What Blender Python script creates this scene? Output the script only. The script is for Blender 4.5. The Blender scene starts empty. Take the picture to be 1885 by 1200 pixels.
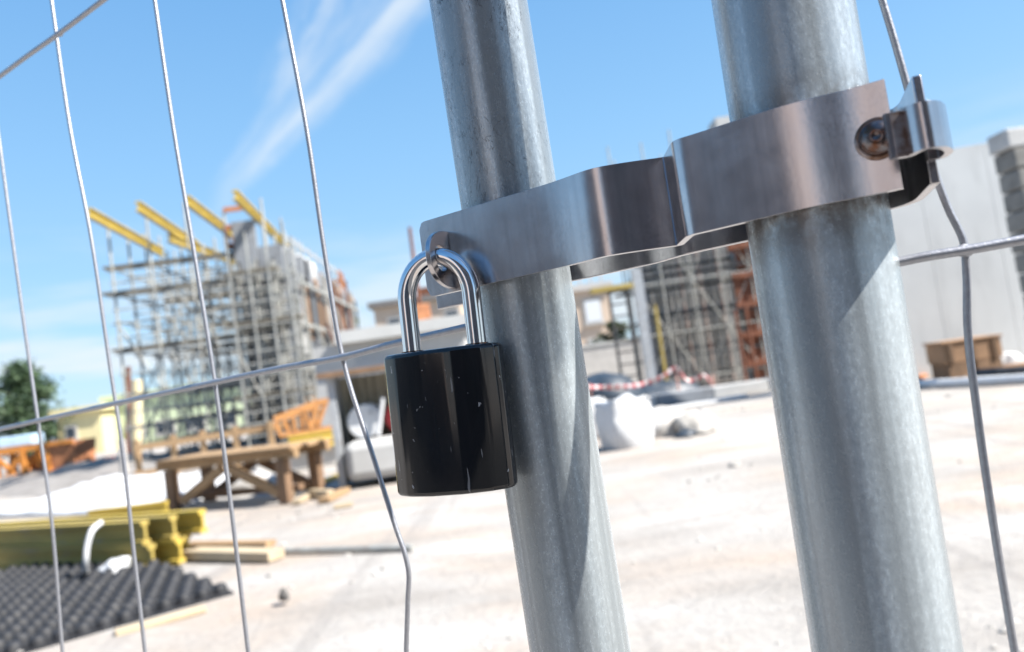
import bpy, bmesh, math, random
from mathutils import Vector, Matrix, noise
random.seed(7)
R = math.radians
scene = bpy.context.scene
COL = scene.collection

# ------------------------------------------------------------------ camera
F_PX, CX, CY = 1400.0, 942.5, 600.0            # focal length in photograph pixels (1885 x 1200)
CAM = Vector((0, 0, 1.2))
PITCH, ROLL = R(3.58), R(8.0)
FWD = Vector((0, math.cos(PITCH), math.sin(PITCH)))
U0 = Vector((0, -math.sin(PITCH), math.cos(PITCH)))
R0 = Vector((1, 0, 0))
IX = R0 * math.cos(ROLL) - U0 * math.sin(ROLL)
IY = R0 * math.sin(ROLL) + U0 * math.cos(ROLL)
cam_data = bpy.data.cameras.new('camera')
cam = bpy.data.objects.new('camera', cam_data)
COL.objects.link(cam)
m3 = Matrix((IX, IY, -FWD)).transposed()
cam.matrix_world = Matrix.Translation(CAM) @ m3.to_4x4()
cam_data.sensor_width = 36.0
cam_data.lens = 36.0 * F_PX / 1885.0
cam_data.clip_start = 0.01
cam_data.clip_end = 2000
cam_data.dof.use_dof = True
cam_data.dof.focus_distance = 0.30
cam_data.dof.aperture_fstop = 10.5
scene.camera = cam

def ray(px, py):
    return (FWD + IX * ((px - CX) / F_PX) - IY * ((py - CY) / F_PX))
def P(px, py, d):                     # point seen at a photograph pixel, d metres ahead
    return CAM + ray(px, py) * d
def G(px, py, z=0.0):                 # point of the level z seen at a pixel
    r = ray(px, py)
    return CAM + r * ((z - CAM.z) / r.z)
def V(px, py, p0, nrm):               # point of a vertical plane seen at a pixel
    r = ray(px, py)
    return CAM + r * ((p0 - CAM).dot(nrm) / r.dot(nrm))
def XY(px, d, z=0.0):                 # point at distance d (world y) under the pixel column px measured at level z
    lo, hi = -3000, 4000
    for _ in range(60):               # find the pixel row whose ray reaches level z at y = d
        m = (lo + hi) / 2
        r = ray(px, m)
        if r.z / r.y * d + CAM.z > z: lo = m
        else: hi = m
    r = ray(px, lo)
    return Vector((r.x / r.y * d, d, z))

# ------------------------------------------------------------------ light
SUN_EL, SUN_AZ = R(48), R(-20)        # azimuth counted from +x
sdir = Vector((math.cos(SUN_AZ) * math.cos(SUN_EL), math.sin(SUN_AZ) * math.cos(SUN_EL), math.sin(SUN_EL)))
sl = bpy.data.lights.new('sun', 'SUN')
sl.energy = 5.0
sl.angle = R(0.53)
sl.color = (1.0, 0.95, 0.88)
so = bpy.data.objects.new('sun', sl)
so.rotation_euler = (-sdir).to_track_quat('-Z', 'Y').to_euler()
COL.objects.link(so)

w = bpy.data.worlds.new('World')
scene.world = w
w.use_nodes = True
wn, wl = w.node_tree.nodes, w.node_tree.links
wn.clear()
def W(t, **k):
    n = wn.new(t)
    for a, b in k.items(): setattr(n, a, b)
    return n
def wmath(op, a, b=None, c=None):
    n = W('ShaderNodeMath', operation=op)
    for i, v in enumerate((a, b, c)):
        if v is None: continue
        if isinstance(v, (int, float)): n.inputs[i].default_value = v
        else: wl.new(v, n.inputs[i])
    return n.outputs[0]
def wdot(a, vec):
    n = W('ShaderNodeVectorMath', operation='DOT_PRODUCT')
    wl.new(a, n.inputs[0]); n.inputs[1].default_value = vec
    return n.outputs['Value']
def wsmooth(v, a, b):
    n = W('ShaderNodeMapRange', interpolation_type='SMOOTHSTEP')
    wl.new(v, n.inputs['Value']); n.inputs['From Min'].default_value = a; n.inputs['From Max'].default_value = b
    return n.outputs['Result']
sky = W('ShaderNodeTexSky', sky_type='NISHITA', sun_disc=False)
sky.sun_elevation = SUN_EL
sky.sun_rotation = math.atan2(sdir.x, sdir.y)
sky.altitude = 300; sky.air_density = 1.0; sky.dust_density = 0.9; sky.ozone_density = 2.6
tc = W('ShaderNodeTexCoord')
nd = W('ShaderNodeVectorMath', operation='NORMALIZE')
wl.new(tc.outputs['Generated'], nd.inputs[0]); D = nd.outputs[0]
def streak(pa, pb, wid_a, wid_b, amp, s0, s1, nscale):     # a wisp of cirrus along a great circle of the sky
    a, b = ray(*pa).normalized(), ray(*pb).normalized()
    n = a.cross(b).normalized()
    e = (b - a).normalized()
    t0, t1 = a.dot(e), b.dot(e)
    t = wmath('DIVIDE', wmath('SUBTRACT', wdot(D, e), t0), t1 - t0)      # 0 at a, 1 at b
    nz = W('ShaderNodeTexNoise'); nz.inputs['Scale'].default_value = 9; nz.inputs['Detail'].default_value = 5
    wl.new(D, nz.inputs['Vector'])
    off = wmath('MULTIPLY', wmath('SUBTRACT', nz.outputs[0], 0.5), 0.06)
    dist = wmath('ABSOLUTE', wmath('ADD', wdot(D, n), off))
    wd = wmath('ADD', wid_a, wmath('MULTIPLY', t, wid_b - wid_a))
    g = wsmooth(wmath('DIVIDE', dist, wd), 1.0, 0.0)
    mp = W('ShaderNodeCombineXYZ')                                     # fibres drawn out along the wisp
    wl.new(wmath('MULTIPLY', t, 2.2), mp.inputs[0]); wl.new(wmath('MULTIPLY', wdot(D, n), 42.0), mp.inputs[1])
    n2 = W('ShaderNodeTexNoise'); n2.inputs['Scale'].default_value = nscale; n2.inputs['Detail'].default_value = 6
    wl.new(mp.outputs[0], n2.inputs['Vector'])
    f = wmath('ADD', 0.15, wmath('MULTIPLY', wsmooth(n2.outputs[0], 0.34, 0.66), 0.85))
    ends = wmath('MULTIPLY', wsmooth(t, s0 - 0.3, s0 + 0.2), wsmooth(t, s1 + 0.25, s1 - 0.2))
    front = wsmooth(wdot(D, (a + b).normalized()), 0.3, 0.6)
    return wmath('MULTIPLY', wmath('MULTIPLY', wmath('MULTIPLY', g, f), wmath('MULTIPLY', ends, front)), amp)
c1 = streak((725, 0), (425, 345), 0.058, 0.024, 0.75, -0.6, 0.98, 0.55)
c2 = streak((600, -20), (500, 200), 0.035, 0.03, 0.4, -0.6, 0.8, 1.0)
sx = W('ShaderNodeSeparateXYZ'); wl.new(D, sx.inputs[0])
mpl = W('ShaderNodeMapping'); mpl.inputs['Scale'].default_value = (2.0, 2.0, 14.0)
wl.new(D, mpl.inputs['Vector'])
n3 = W('ShaderNodeTexNoise'); n3.inputs['Scale'].default_value = 2.2; n3.inputs['Detail'].default_value = 7
wl.new(mpl.outputs[0], n3.inputs['Vector'])
low = wmath('MULTIPLY', wsmooth(n3.outputs[0], 0.36, 0.66), wmath('MULTIPLY', wsmooth(sx.outputs[2], 0.27, 0.04), 0.95))
cl = wmath('MINIMUM', wmath('ADD', wmath('ADD', c1, c2), low), 0.9)
mix = W('ShaderNodeMix', data_type='RGBA')
grad = W('ShaderNodeValToRGB')                     # clear air: deeper blue overhead, paler at the horizon
els = [(0.0, (0.52, 0.76, 0.96)), (0.10, (0.40, 0.69, 0.97)), (0.30, (0.285, 0.59, 0.95)), (0.55, (0.155, 0.43, 0.85)), (1.0, (0.08, 0.28, 0.66))]
while len(grad.color_ramp.elements) < len(els): grad.color_ramp.elements.new(0.5)
for e_, (p_, c_) in zip(grad.color_ramp.elements, els): e_.position = p_; e_.color = (*c_, 1)
wl.new(sx.outputs[2], grad.inputs[0])
gsc = W('ShaderNodeVectorMath', operation='SCALE'); wl.new(grad.outputs[0], gsc.inputs[0]); gsc.inputs['Scale'].default_value = 3.1
air = W('ShaderNodeMix', data_type='RGBA'); air.inputs['Factor'].default_value = 0.85
wl.new(sky.outputs[0], air.inputs['A']); wl.new(gsc.outputs[0], air.inputs['B'])
wl.new(cl, mix.inputs['Factor']); wl.new(air.outputs['Result'], mix.inputs['A'])
mix.inputs['B'].default_value = (2.75, 3.0, 3.2, 1)
bg = W('ShaderNodeBackground'); bg.inputs['Strength'].default_value = 0.125
wl.new(mix.outputs['Result'], bg.inputs['Color'])
wo = W('ShaderNodeOutputWorld'); wl.new(bg.outputs[0], wo.inputs[0])
scene.view_settings.view_transform = 'Standard'
scene.view_settings.look = 'None'
scene.view_settings.gamma = 1.0
scene.view_settings.exposure = 1.35

# ------------------------------------------------------------------ materials
MATS = {}
class NT:
    def __init__(s, name):
        s.m = bpy.data.materials.new(name); s.m.use_nodes = True
        s.n, s.l = s.m.node_tree.nodes, s.m.node_tree.links
        s.b = s.n['Principled BSDF']
        MATS[name] = s.m
    def new(s, t, **k):
        n = s.n.new(t)
        for a, b in k.items(): setattr(n, a, b)
        return n
    def coord(s, scale=(1, 1, 1), out='Object'):
        tc = s.new('ShaderNodeTexCoord'); mp = s.new('ShaderNodeMapping')
        mp.inputs['Scale'].default_value = scale
        s.l.new(tc.outputs[out], mp.inputs['Vector'])
        return mp.outputs[0]
    def noise(s, vec, scale, detail=4, rough=0.55, dist=0.0):
        n = s.new('ShaderNodeTexNoise')
        n.inputs['Scale'].default_value = scale; n.inputs['Detail'].default_value = detail
        n.inputs['Roughness'].default_value = rough; n.inputs['Distortion'].default_value = dist
        s.l.new(vec, n.inputs['Vector'])
        return n.outputs[0]
    def ramp(s, v, stops):
        n = s.new('ShaderNodeValToRGB'); r = n.color_ramp
        while len(r.elements) < len(stops): r.elements.new(0.5)
        for e, (p, c) in zip(r.elements, stops):
            e.position = p; e.color = (c, c, c, 1) if isinstance(c, (int, float)) else (*c, 1)
        s.l.new(v, n.inputs[0])
        return n.outputs[0]
    def mix(s, f, a, b, blend='MIX'):
        n = s.new('ShaderNodeMix', data_type='RGBA', blend_type=blend)
        for k, v in (('Factor', f), ('A', a), ('B', b)):
            if isinstance(v, (int, float)): n.inputs[k].default_value = v
            elif isinstance(v, tuple): n.inputs[k].default_value = (*v, 1)
            else: s.l.new(v, n.inputs[k])
        return n.outputs['Result']
    def set(s, k, v):
        if isinstance(v, (int, float)): s.b.inputs[k].default_value = v
        elif isinstance(v, tuple): s.b.inputs[k].default_value = (*v, 1)
        else: s.l.new(v, s.b.inputs[k])
    def bump(s, h, strength, dist):
        n = s.new('ShaderNodeBump'); n.inputs['Strength'].default_value = strength; n.inputs['Distance'].default_value = dist
        s.l.new(h, n.inputs['Height']); s.l.new(n.outputs[0], s.b.inputs['Normal'])

def plain(name, c, rough=0.8, metal=0.0, scale=6.0, var=0.25, stain=None, bump=0.0, stretch=(1, 1, 1)):
    """worn matt surface: colour varied at two sizes, optional stain colour in patches"""
    t = NT(name); v = t.coord(stretch)
    a = t.noise(v, scale, 6); b = t.noise(v, scale * 7, 5)
    dark = tuple(x * (1 - var) for x in c); lite = tuple(min(1, x * (1 + var * 0.6)) for x in c)
    col = t.mix(t.ramp(a, [(0.3, 0.0), (0.7, 1.0)]), dark, lite)
    col = t.mix(t.ramp(b, [(0.35, 0.0), (0.75, 0.5)]), col, dark)
    if stain: col = t.mix(t.ramp(t.noise(v, scale * 2.3, 5), [(0.55, 0.0), (0.72, 0.85)]), col, stain)
    t.set('Base Color', col); t.set('Roughness', rough); t.set('Metallic', metal)
    if bump: t.bump(b, bump, 0.01)
    return t.m

def galvanised(name, tint, scratches, metal):
    t = NT(name)
    o = t.coord(); sp = t.coord((1, 1, 0.55)); st = t.coord((1, 1, 0.012)); st2 = t.coord((1, 1, 0.1))
    def mul(a, b):
        n = t.new('ShaderNodeMath', operation='MULTIPLY'); t.l.new(a, n.inputs[0]); t.l.new(b, n.inputs[1]); return n.outputs[0]
    k = lambda f: tuple(min(1, x * f) for x in tint)
    spang = t.noise(sp, 750, 3, 0.7); fine = t.noise(o, 2600, 2)
    streak = t.noise(st, 95, 5); cloud = t.noise(st2, 60, 5); blot = t.noise(o, 130, 5, 0.7)
    col = t.mix(t.ramp(spang, [(0.35, 0.0), (0.65, 1.0)]), k(0.8), k(1.12))
    col = t.mix(t.ramp(streak, [(0.40, 0.0), (0.60, 0.9)]), col, k(0.5))  # zinc runs, with dark mirrored bands painted into the colour as well
    col = t.mix(t.ramp(cloud, [(0.50, 0.0), (0.74, 0.3)]), col, (0.27, 0.245, 0.215))  # brown mottling that also paints in the warm reflection of the ground
    col = t.mix(t.ramp(blot, [(0.50, 0.0), (0.75, 0.35)]), col, k(0.5))
    pit = t.ramp(t.noise(sp, 380, 6, 0.75), [(0.68, 0.0), (0.74, 0.25)])
    patch = t.ramp(t.noise(o, 26, 3), [(0.56, 0.0), (0.68, 1.0)])
    col = t.mix(mul(pit, patch), col, (0.06, 0.045, 0.035))
    # dirt rubbed in where the clamp sits
    sz = t.new('ShaderNodeSeparateXYZ'); t.l.new(o, sz.inputs[0])
    mr = t.new('ShaderNodeMapRange'); mr.inputs['From Min'].default_value = 1.180; mr.inputs['From Max'].default_value = 1.196
    t.l.new(sz.outputs[2], mr.inputs['Value'])
    m2 = t.new('ShaderNodeMapRange'); m2.inputs['From Min'].default_value = 1.240; m2.inputs['From Max'].default_value = 1.225; t.l.new(sz.outputs[2], m2.inputs['Value'])
    col = t.mix(mul(mul(mr.outputs[0], m2.outputs[0]), t.ramp(blot, [(0.36, 0.0), (0.56, 0.85)])), col, (0.13, 0.105, 0.085)) if not scratches else col
    if scratches:                                   # scraped marks: thin contour lines of a warped noise, in patches
        for sc_, wd_, th_ in ((44, 0.008, 0.46), (22, 0.0035, 0.42)):
            d = t.noise(t.coord((1, 1, 0.5)), sc_, 5, 0.62, 1.8)
            ln = t.ramp(d, [(0.5 - wd_, 0.0), (0.5, 1.0), (0.5 + wd_, 0.0)])
            pm = t.ramp(t.noise(o, 30 + sc_ * 0.1, 2), [(th_, 0.0), (th_ + 0.12, 0.9)])
            mh = t.new('ShaderNodeMapRange'); mh.inputs['From Min'].default_value = 1.16; mh.inputs['From Max'].default_value = 1.27
            mh.inputs['To Min'].default_value = 0.12; t.l.new(sz.outputs[2], mh.inputs['Value'])
            col = t.mix(mul(mul(ln, pm), mh.outputs[0]), col, (0.045, 0.04, 0.04))
        rust = t.ramp(t.noise(t.coord((1, 1, 0.4)), 70, 3), [(0.71, 0.0), (0.74, 0.9)])
        col = t.mix(rust, col, (0.11, 0.06, 0.035))
    t.set('Base Color', col); t.set('Metallic', metal)
    t.set('Roughness', t.mix(spang, (0.17, 0.17, 0.17), (0.34, 0.34, 0.34)))
    t.bump(t.mix(0.5, spang, fine), 0.2, 0.0006)
    return t.m
galvanised('galvanised_scratched', (0.49, 0.545, 0.575), True, 0.4)
galvanised('galvanised_mottled', (0.50, 0.56, 0.595), False, 0.4)

t = NT('wire_zinc'); v = t.coord((1, 1, 1))
t.set('Base Color', t.mix(t.noise(v, 500, 4), (0.26, 0.265, 0.29), (0.44, 0.45, 0.48)))
t.set('Metallic', 0.7); t.set('Roughness', 0.42); t.bump(t.noise(v, 900, 3), 0.25, 0.0005)

t = NT('brushed_steel'); v = t.coord(); vs = t.coord((1, 1, 0.03))
a = t.noise(v, 90, 5); b = t.noise(vs, 420, 3); c = t.noise(v, 700, 5, 0.7)
col = t.mix(t.ramp(a, [(0.3, 0.0), (0.7, 1.0)]), (0.50, 0.475, 0.48), (0.62, 0.595, 0.60))
col = t.mix(t.ramp(b, [(0.45, 0.0), (0.6, 0.35)]), col, (0.43, 0.405, 0.415))
sm = t.new('ShaderNodeMath', operation='MULTIPLY')
t.l.new(t.ramp(c, [(0.50, 0.0), (0.70, 0.35)]), sm.inputs[0]); t.l.new(t.ramp(t.noise(v, 45, 3), [(0.50, 0.0), (0.64, 1.0)]), sm.inputs[1])
col = t.mix(sm.outputs[0], col, (0.14, 0.12, 0.12))
t.set('Base Color', col); t.set('Metallic', 1.0)
t.set('Roughness', t.mix(a, (0.15, 0.15, 0.15), (0.30, 0.30, 0.30))); t.bump(c, 0.08, 0.0004)

t = NT('heat_stained_steel'); v = t.coord()
a = t.noise(v, 150, 5)
col = t.ramp(a, [(0.34, (0.06, 0.035, 0.025)), (0.5, (0.20, 0.12, 0.085)), (0.68, (0.45, 0.42, 0.42))])
t.set('Base Color', col); t.set('Metallic', 0.85); t.set('Roughness', 0.36)
t = NT('bolt_steel'); v = t.coord()
t.set('Base Color', t.mix(t.ramp(t.noise(v, 300, 5), [(0.40, 0.0), (0.60, 1.0)]), (0.17, 0.165, 0.175), (0.13, 0.06, 0.035)))
t.set('Metallic', 0.95); t.set('Roughness', 0.22); t.bump(t.noise(v, 500, 3), 0.2, 0.0006)

t = NT('chrome'); v = t.coord()
t.set('Base Color', (0.72, 0.72, 0.73)); t.set('Metallic', 1.0)
t.set('Roughness', t.mix(t.noise(v, 300, 4), (0.03, 0.03, 0.03), (0.14, 0.14, 0.14))); t.bump(t.noise(v, 220, 2), 0.05, 0.0006)

t = NT('black_lacquer'); v = t.coord((1, 1, 0.7))
chip = t.ramp(t.noise(v, 330, 4, 0.6, 0.4), [(0.69, 0.0), (0.705, 1.0)])
ln = t.ramp(t.noise(t.coord((1, 1, 0.12)), 420, 2), [(0.71, 0.0), (0.73, 0.5)])
bv = t.new('ShaderNodeBevel', samples=6); bv.inputs['Radius'].default_value = 0.0007
ge = t.new('ShaderNodeNewGeometry'); dt = t.new('ShaderNodeVectorMath', operation='DOT_PRODUCT')
t.l.new(bv.outputs[0], dt.inputs[0]); t.l.new(ge.outputs['Normal'], dt.inputs[1])
ew = t.new('ShaderNodeMath', operation='MULTIPLY')
t.l.new(t.ramp(dt.outputs['Value'], [(0.93, 1.0), (0.995, 0.0)]), ew.inputs[0]); t.l.new(t.ramp(t.noise(v, 230, 5, 0.65), [(0.52, 0.0), (0.58, 0.9)]), ew.inputs[1])
mx0 = t.new('ShaderNodeMath', operation='MAXIMUM'); t.l.new(ew.outputs[0], mx0.inputs[0]); t.l.new(ln, mx0.inputs[1]); ln = mx0.outputs[0]
mx = t.new('ShaderNodeMath', operation='MAXIMUM'); t.l.new(chip, mx.inputs[0]); t.l.new(ln, mx.inputs[1])
t.set('Base Color', t.mix(mx.outputs[0], (0.006, 0.0065, 0.008), (0.30, 0.30, 0.31)))
t.set('Roughness', t.mix(mx.outputs[0], (0.13, 0.13, 0.13), (0.5, 0.5, 0.5)))
t.set('Specular IOR Level', 0.5); t.set('Coat Weight', 0.1); t.set('Coat Roughness', 0.05); t.bump(t.noise(t.coord((1, 1, 0.06)), 150, 2), 0.35, 0.0008)

# ground: pale dusty fill, tracked and stony
t = NT('pale_ground'); v = t.coord()
big = t.noise(t.coord((0.6, 1.0, 1)), 0.5, 6, 0.6); mid = t.noise(t.coord((0.35, 1, 1)), 1.5, 7, 0.65); fin = t.noise(v, 16, 8, 0.7)
sand = t.noise(t.coord((0.5, 0.8, 1)), 0.8, 5, 0.55, 0.6)
col = t.mix(t.ramp(big, [(0.35, 0.0), (0.65, 1.0)]), (0.318, 0.294, 0.268), (0.40, 0.381, 0.356))
col = t.mix(t.ramp(sand, [(0.47, 0.0), (0.62, 0.85)]), col, (0.365, 0.298, 0.242))
col = t.mix(t.ramp(mid, [(0.50, 0.0), (0.66, 0.7)]), col, (0.25, 0.228, 0.205))
col = t.mix(t.ramp(mid, [(0.30, 0.9), (0.44, 0.0)]), col, (0.46, 0.447, 0.425))
rm = t.new('ShaderNodeMapping'); rm.inputs['Rotation'].default_value = (0, 0, R(62)); rm.inputs['Scale'].default_value = (3.2, 0.16, 1)
t.l.new(t.new('ShaderNodeTexCoord').outputs['Object'], rm.inputs['Vector'])
rut = t.noise(rm.outputs[0], 1.0, 4, 0.6, 0.2)
col = t.mix(t.ramp(rut, [(0.55, 0.0), (0.66, 0.6)]), col, (0.25, 0.232, 0.215))
col = t.mix(t.ramp(fin, [(0.52, 0.0), (0.72, 0.7)]), col, (0.215, 0.20, 0.185))
t.set('Base Color', col); t.set('Roughness', 0.95); t.bump(t.mix(0.6, mid, fin), 0.7, 0.06)
plain('spoil', (0.24, 0.222, 0.205), 0.95, 0, 1.5, 0.3, (0.33, 0.32, 0.305), 0.5)
plain('asphalt', (0.06, 0.06, 0.062), 0.9, 0, 3, 0.3, bump=0.4)
plain('stone', (0.42, 0.40, 0.37), 0.95, 0, 9, 0.45, bump=0.4)
plain('dark_stone', (0.10, 0.095, 0.09), 0.95, 0, 12, 0.4, bump=0.4)
plain('concrete', (0.44, 0.44, 0.43), 0.9, 0, 1.3, 0.16, (0.36, 0.355, 0.345), 0.15)
plain('pale_concrete', (0.54, 0.54, 0.52), 0.9, 0, 0.9, 0.12, (0.46, 0.455, 0.44), 0.12)
plain('dark_concrete', (0.22, 0.215, 0.20), 0.95, 0, 2.4, 0.3, (0.13, 0.125, 0.115), 0.25)
plain('white_concrete', (0.48, 0.46, 0.435), 0.9, 0, 3, 0.2, (0.38, 0.355, 0.32), 0.15)
plain('formwork_panel', (0.23, 0.245, 0.265), 0.7, 0, 1.6, 0.3, (0.13, 0.125, 0.12), 0.1)
plain('formwork_brown', (0.17, 0.13, 0.10), 0.8, 0, 1.8, 0.4, (0.42, 0.38, 0.34))
plain('scaffold_steel', (0.40, 0.40, 0.37), 0.55, 0.35, 3, 0.3, (0.26, 0.22, 0.18))
plain('deck_wood', (0.165, 0.145, 0.11), 0.9, 0, 4, 0.4, (0.08, 0.07, 0.06))
plain('dark_steel', (0.055, 0.06, 0.065), 0.6, 0.3, 5, 0.4, (0.10, 0.05, 0.03))
plain('beam_yellow', (0.50, 0.36, 0.06), 0.7, 0, 5, 0.25, (0.42, 0.34, 0.20), stretch=(0.25, 1, 1))
plain('olive_yellow', (0.40, 0.30, 0.075), 0.7, 0, 5, 0.3, (0.30, 0.24, 0.14), stretch=(0.25, 1, 1))
plain('timber', (0.36, 0.235, 0.125), 0.85, 0, 7, 0.3, (0.24, 0.145, 0.08), stretch=(0.2, 1, 1))
plain('pale_timber', (0.46, 0.37, 0.25), 0.85, 0, 7, 0.25, (0.45, 0.34, 0.21), stretch=(0.2, 1, 1))
plain('brown_timber', (0.22, 0.135, 0.08), 0.85, 0, 7, 0.35, (0.13, 0.085, 0.055), stretch=(1, 1, 0.3))
plain('crate_brown', (0.33, 0.20, 0.115), 0.85, 0, 5, 0.25, (0.24, 0.15, 0.09))
plain('black_rubber', (0.018, 0.019, 0.023), 0.65, 0, 8, 0.35, (0.07, 0.068, 0.066))
plain('orange_paint', (0.62, 0.24, 0.045), 0.6, 0, 5, 0.25, (0.42, 0.15, 0.04))
plain('orange_dull', (0.46, 0.215, 0.07), 0.75, 0, 5, 0.3, (0.30, 0.14, 0.07))
plain('rust', (0.20, 0.075, 0.04), 0.85, 0.1, 4, 0.45, (0.09, 0.04, 0.03))
plain('rust_orange', (0.48, 0.20, 0.09), 0.8, 0, 4, 0.4, (0.22, 0.09, 0.05))
plain('red_paint', (0.42, 0.03, 0.035), 0.5, 0, 6, 0.2)
plain('pink_paint', (0.62, 0.36, 0.30), 0.7, 0, 6, 0.2)
plain('white_plastic', (0.60, 0.61, 0.62), 0.55, 0, 5, 0.08, (0.62, 0.60, 0.58))
plain('white_woven', (0.56, 0.565, 0.57), 0.8, 0, 6, 0.12, (0.46, 0.455, 0.44), 0.2)
plain('grey_sheet', (0.40, 0.42, 0.44), 0.55, 0.2, 4, 0.2, (0.30, 0.27, 0.24))
plain('shed_inside', (0.36, 0.33, 0.255), 0.8, 0, 4, 0.3, stretch=(1, 1, 0.2))
plain('blue_tarp', (0.03, 0.045, 0.065), 0.5, 0, 4, 0.3)
plain('light_blue', (0.46, 0.63, 0.80), 0.6, 0, 4, 0.15)
plain('yellow_plaster', (0.66, 0.58, 0.33), 0.9, 0, 1.2, 0.08, (0.58, 0.50, 0.30))
plain('green_plaster', (0.52, 0.60, 0.40), 0.9, 0, 1.2, 0.08, (0.46, 0.53, 0.36))
plain('beige_plaster', (0.55, 0.435, 0.34), 0.9, 0, 1.0, 0.12, (0.47, 0.37, 0.30))
plain('cream', (0.68, 0.59, 0.37), 0.8, 0, 3, 0.1)
plain('roof_grey', (0.17, 0.16, 0.155), 0.9, 0, 3, 0.3)
plain('bark', (0.10, 0.075, 0.055), 0.95, 0, 8, 0.4, stretch=(1, 1, 0.2))
plain('unseen_plaster', (0.40, 0.345, 0.33), 0.9, 0, 1.0, 0.2, (0.33, 0.28, 0.27))
plain('unseen_brick', (0.21, 0.17, 0.165), 0.9, 0, 3.0, 0.2)
def glass(name, c):
    t = NT(name); t.set('Base Color', c); t.set('Roughness', 0.08); t.set('Specular IOR Level', 0.7)
    t.bump(t.noise(t.coord(), 2.0, 2), 0.05, 0.02)
glass('dark_glass', (0.03, 0.04, 0.055)); glass('pale_blind', (0.62, 0.64, 0.66))
def leaf(name, lo, hi):
    t = NT(name); g = t.new('ShaderNodeNewGeometry')
    c = t.mix(g.outputs['Random Per Island'], lo, hi)
    c = t.mix(t.ramp(t.noise(t.coord(), 1.6, 4), [(0.4, 0.0), (0.65, 0.5)]), c, tuple(x * 0.6 for x in lo))
    t.set('Base Color', c); t.set('Roughness', 0.6)
leaf('needle_green', (0.030, 0.060, 0.028), (0.075, 0.125, 0.050)); leaf('leaf_green', (0.07, 0.12, 0.03), (0.15, 0.22, 0.07))
leaf('olive_green', (0.06, 0.08, 0.03), (0.12, 0.14, 0.06))
# barrier tape, red and white bands along its length
t = NT('tape_red_white'); v = t.coord()
wv = t.new('ShaderNodeTexWave', wave_type='BANDS', bands_direction='X'); wv.inputs['Scale'].default_value = 1.6
wv.inputs['Distortion'].default_value = 0.3; t.l.new(v, wv.inputs['Vector'])
t.set('Base Color', t.mix(t.ramp(wv.outputs['Fac'], [(0.47, 0.0), (0.53, 1.0)]), (0.42, 0.09, 0.09), (0.60, 0.52, 0.51))); t.set('Roughness', 0.5)
# wall cast against boards: joints are real seams in the surface colour
t = NT('wall_cast'); v = t.coord()
a = t.noise(v, 0.7, 6); b = t.noise(t.coord((1, 1, 0.25)), 3.0, 6); c = t.noise(v, 26, 4)
col = t.mix(t.ramp(a, [(0.3, 0.0), (0.7, 1.0)]), (0.52, 0.525, 0.515), (0.60, 0.605, 0.59))
col = t.mix(t.ramp(b, [(0.50, 0.0), (0.72, 0.5)]), col, (0.41, 0.41, 0.40))
col = t.mix(t.ramp(c, [(0.68, 0.0), (0.72, 0.6)]), col, (0.30, 0.30, 0.29))
t.set('Base Color', col); t.set('Roughness', 0.88); t.bump(b, 0.15, 0.02)

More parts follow.
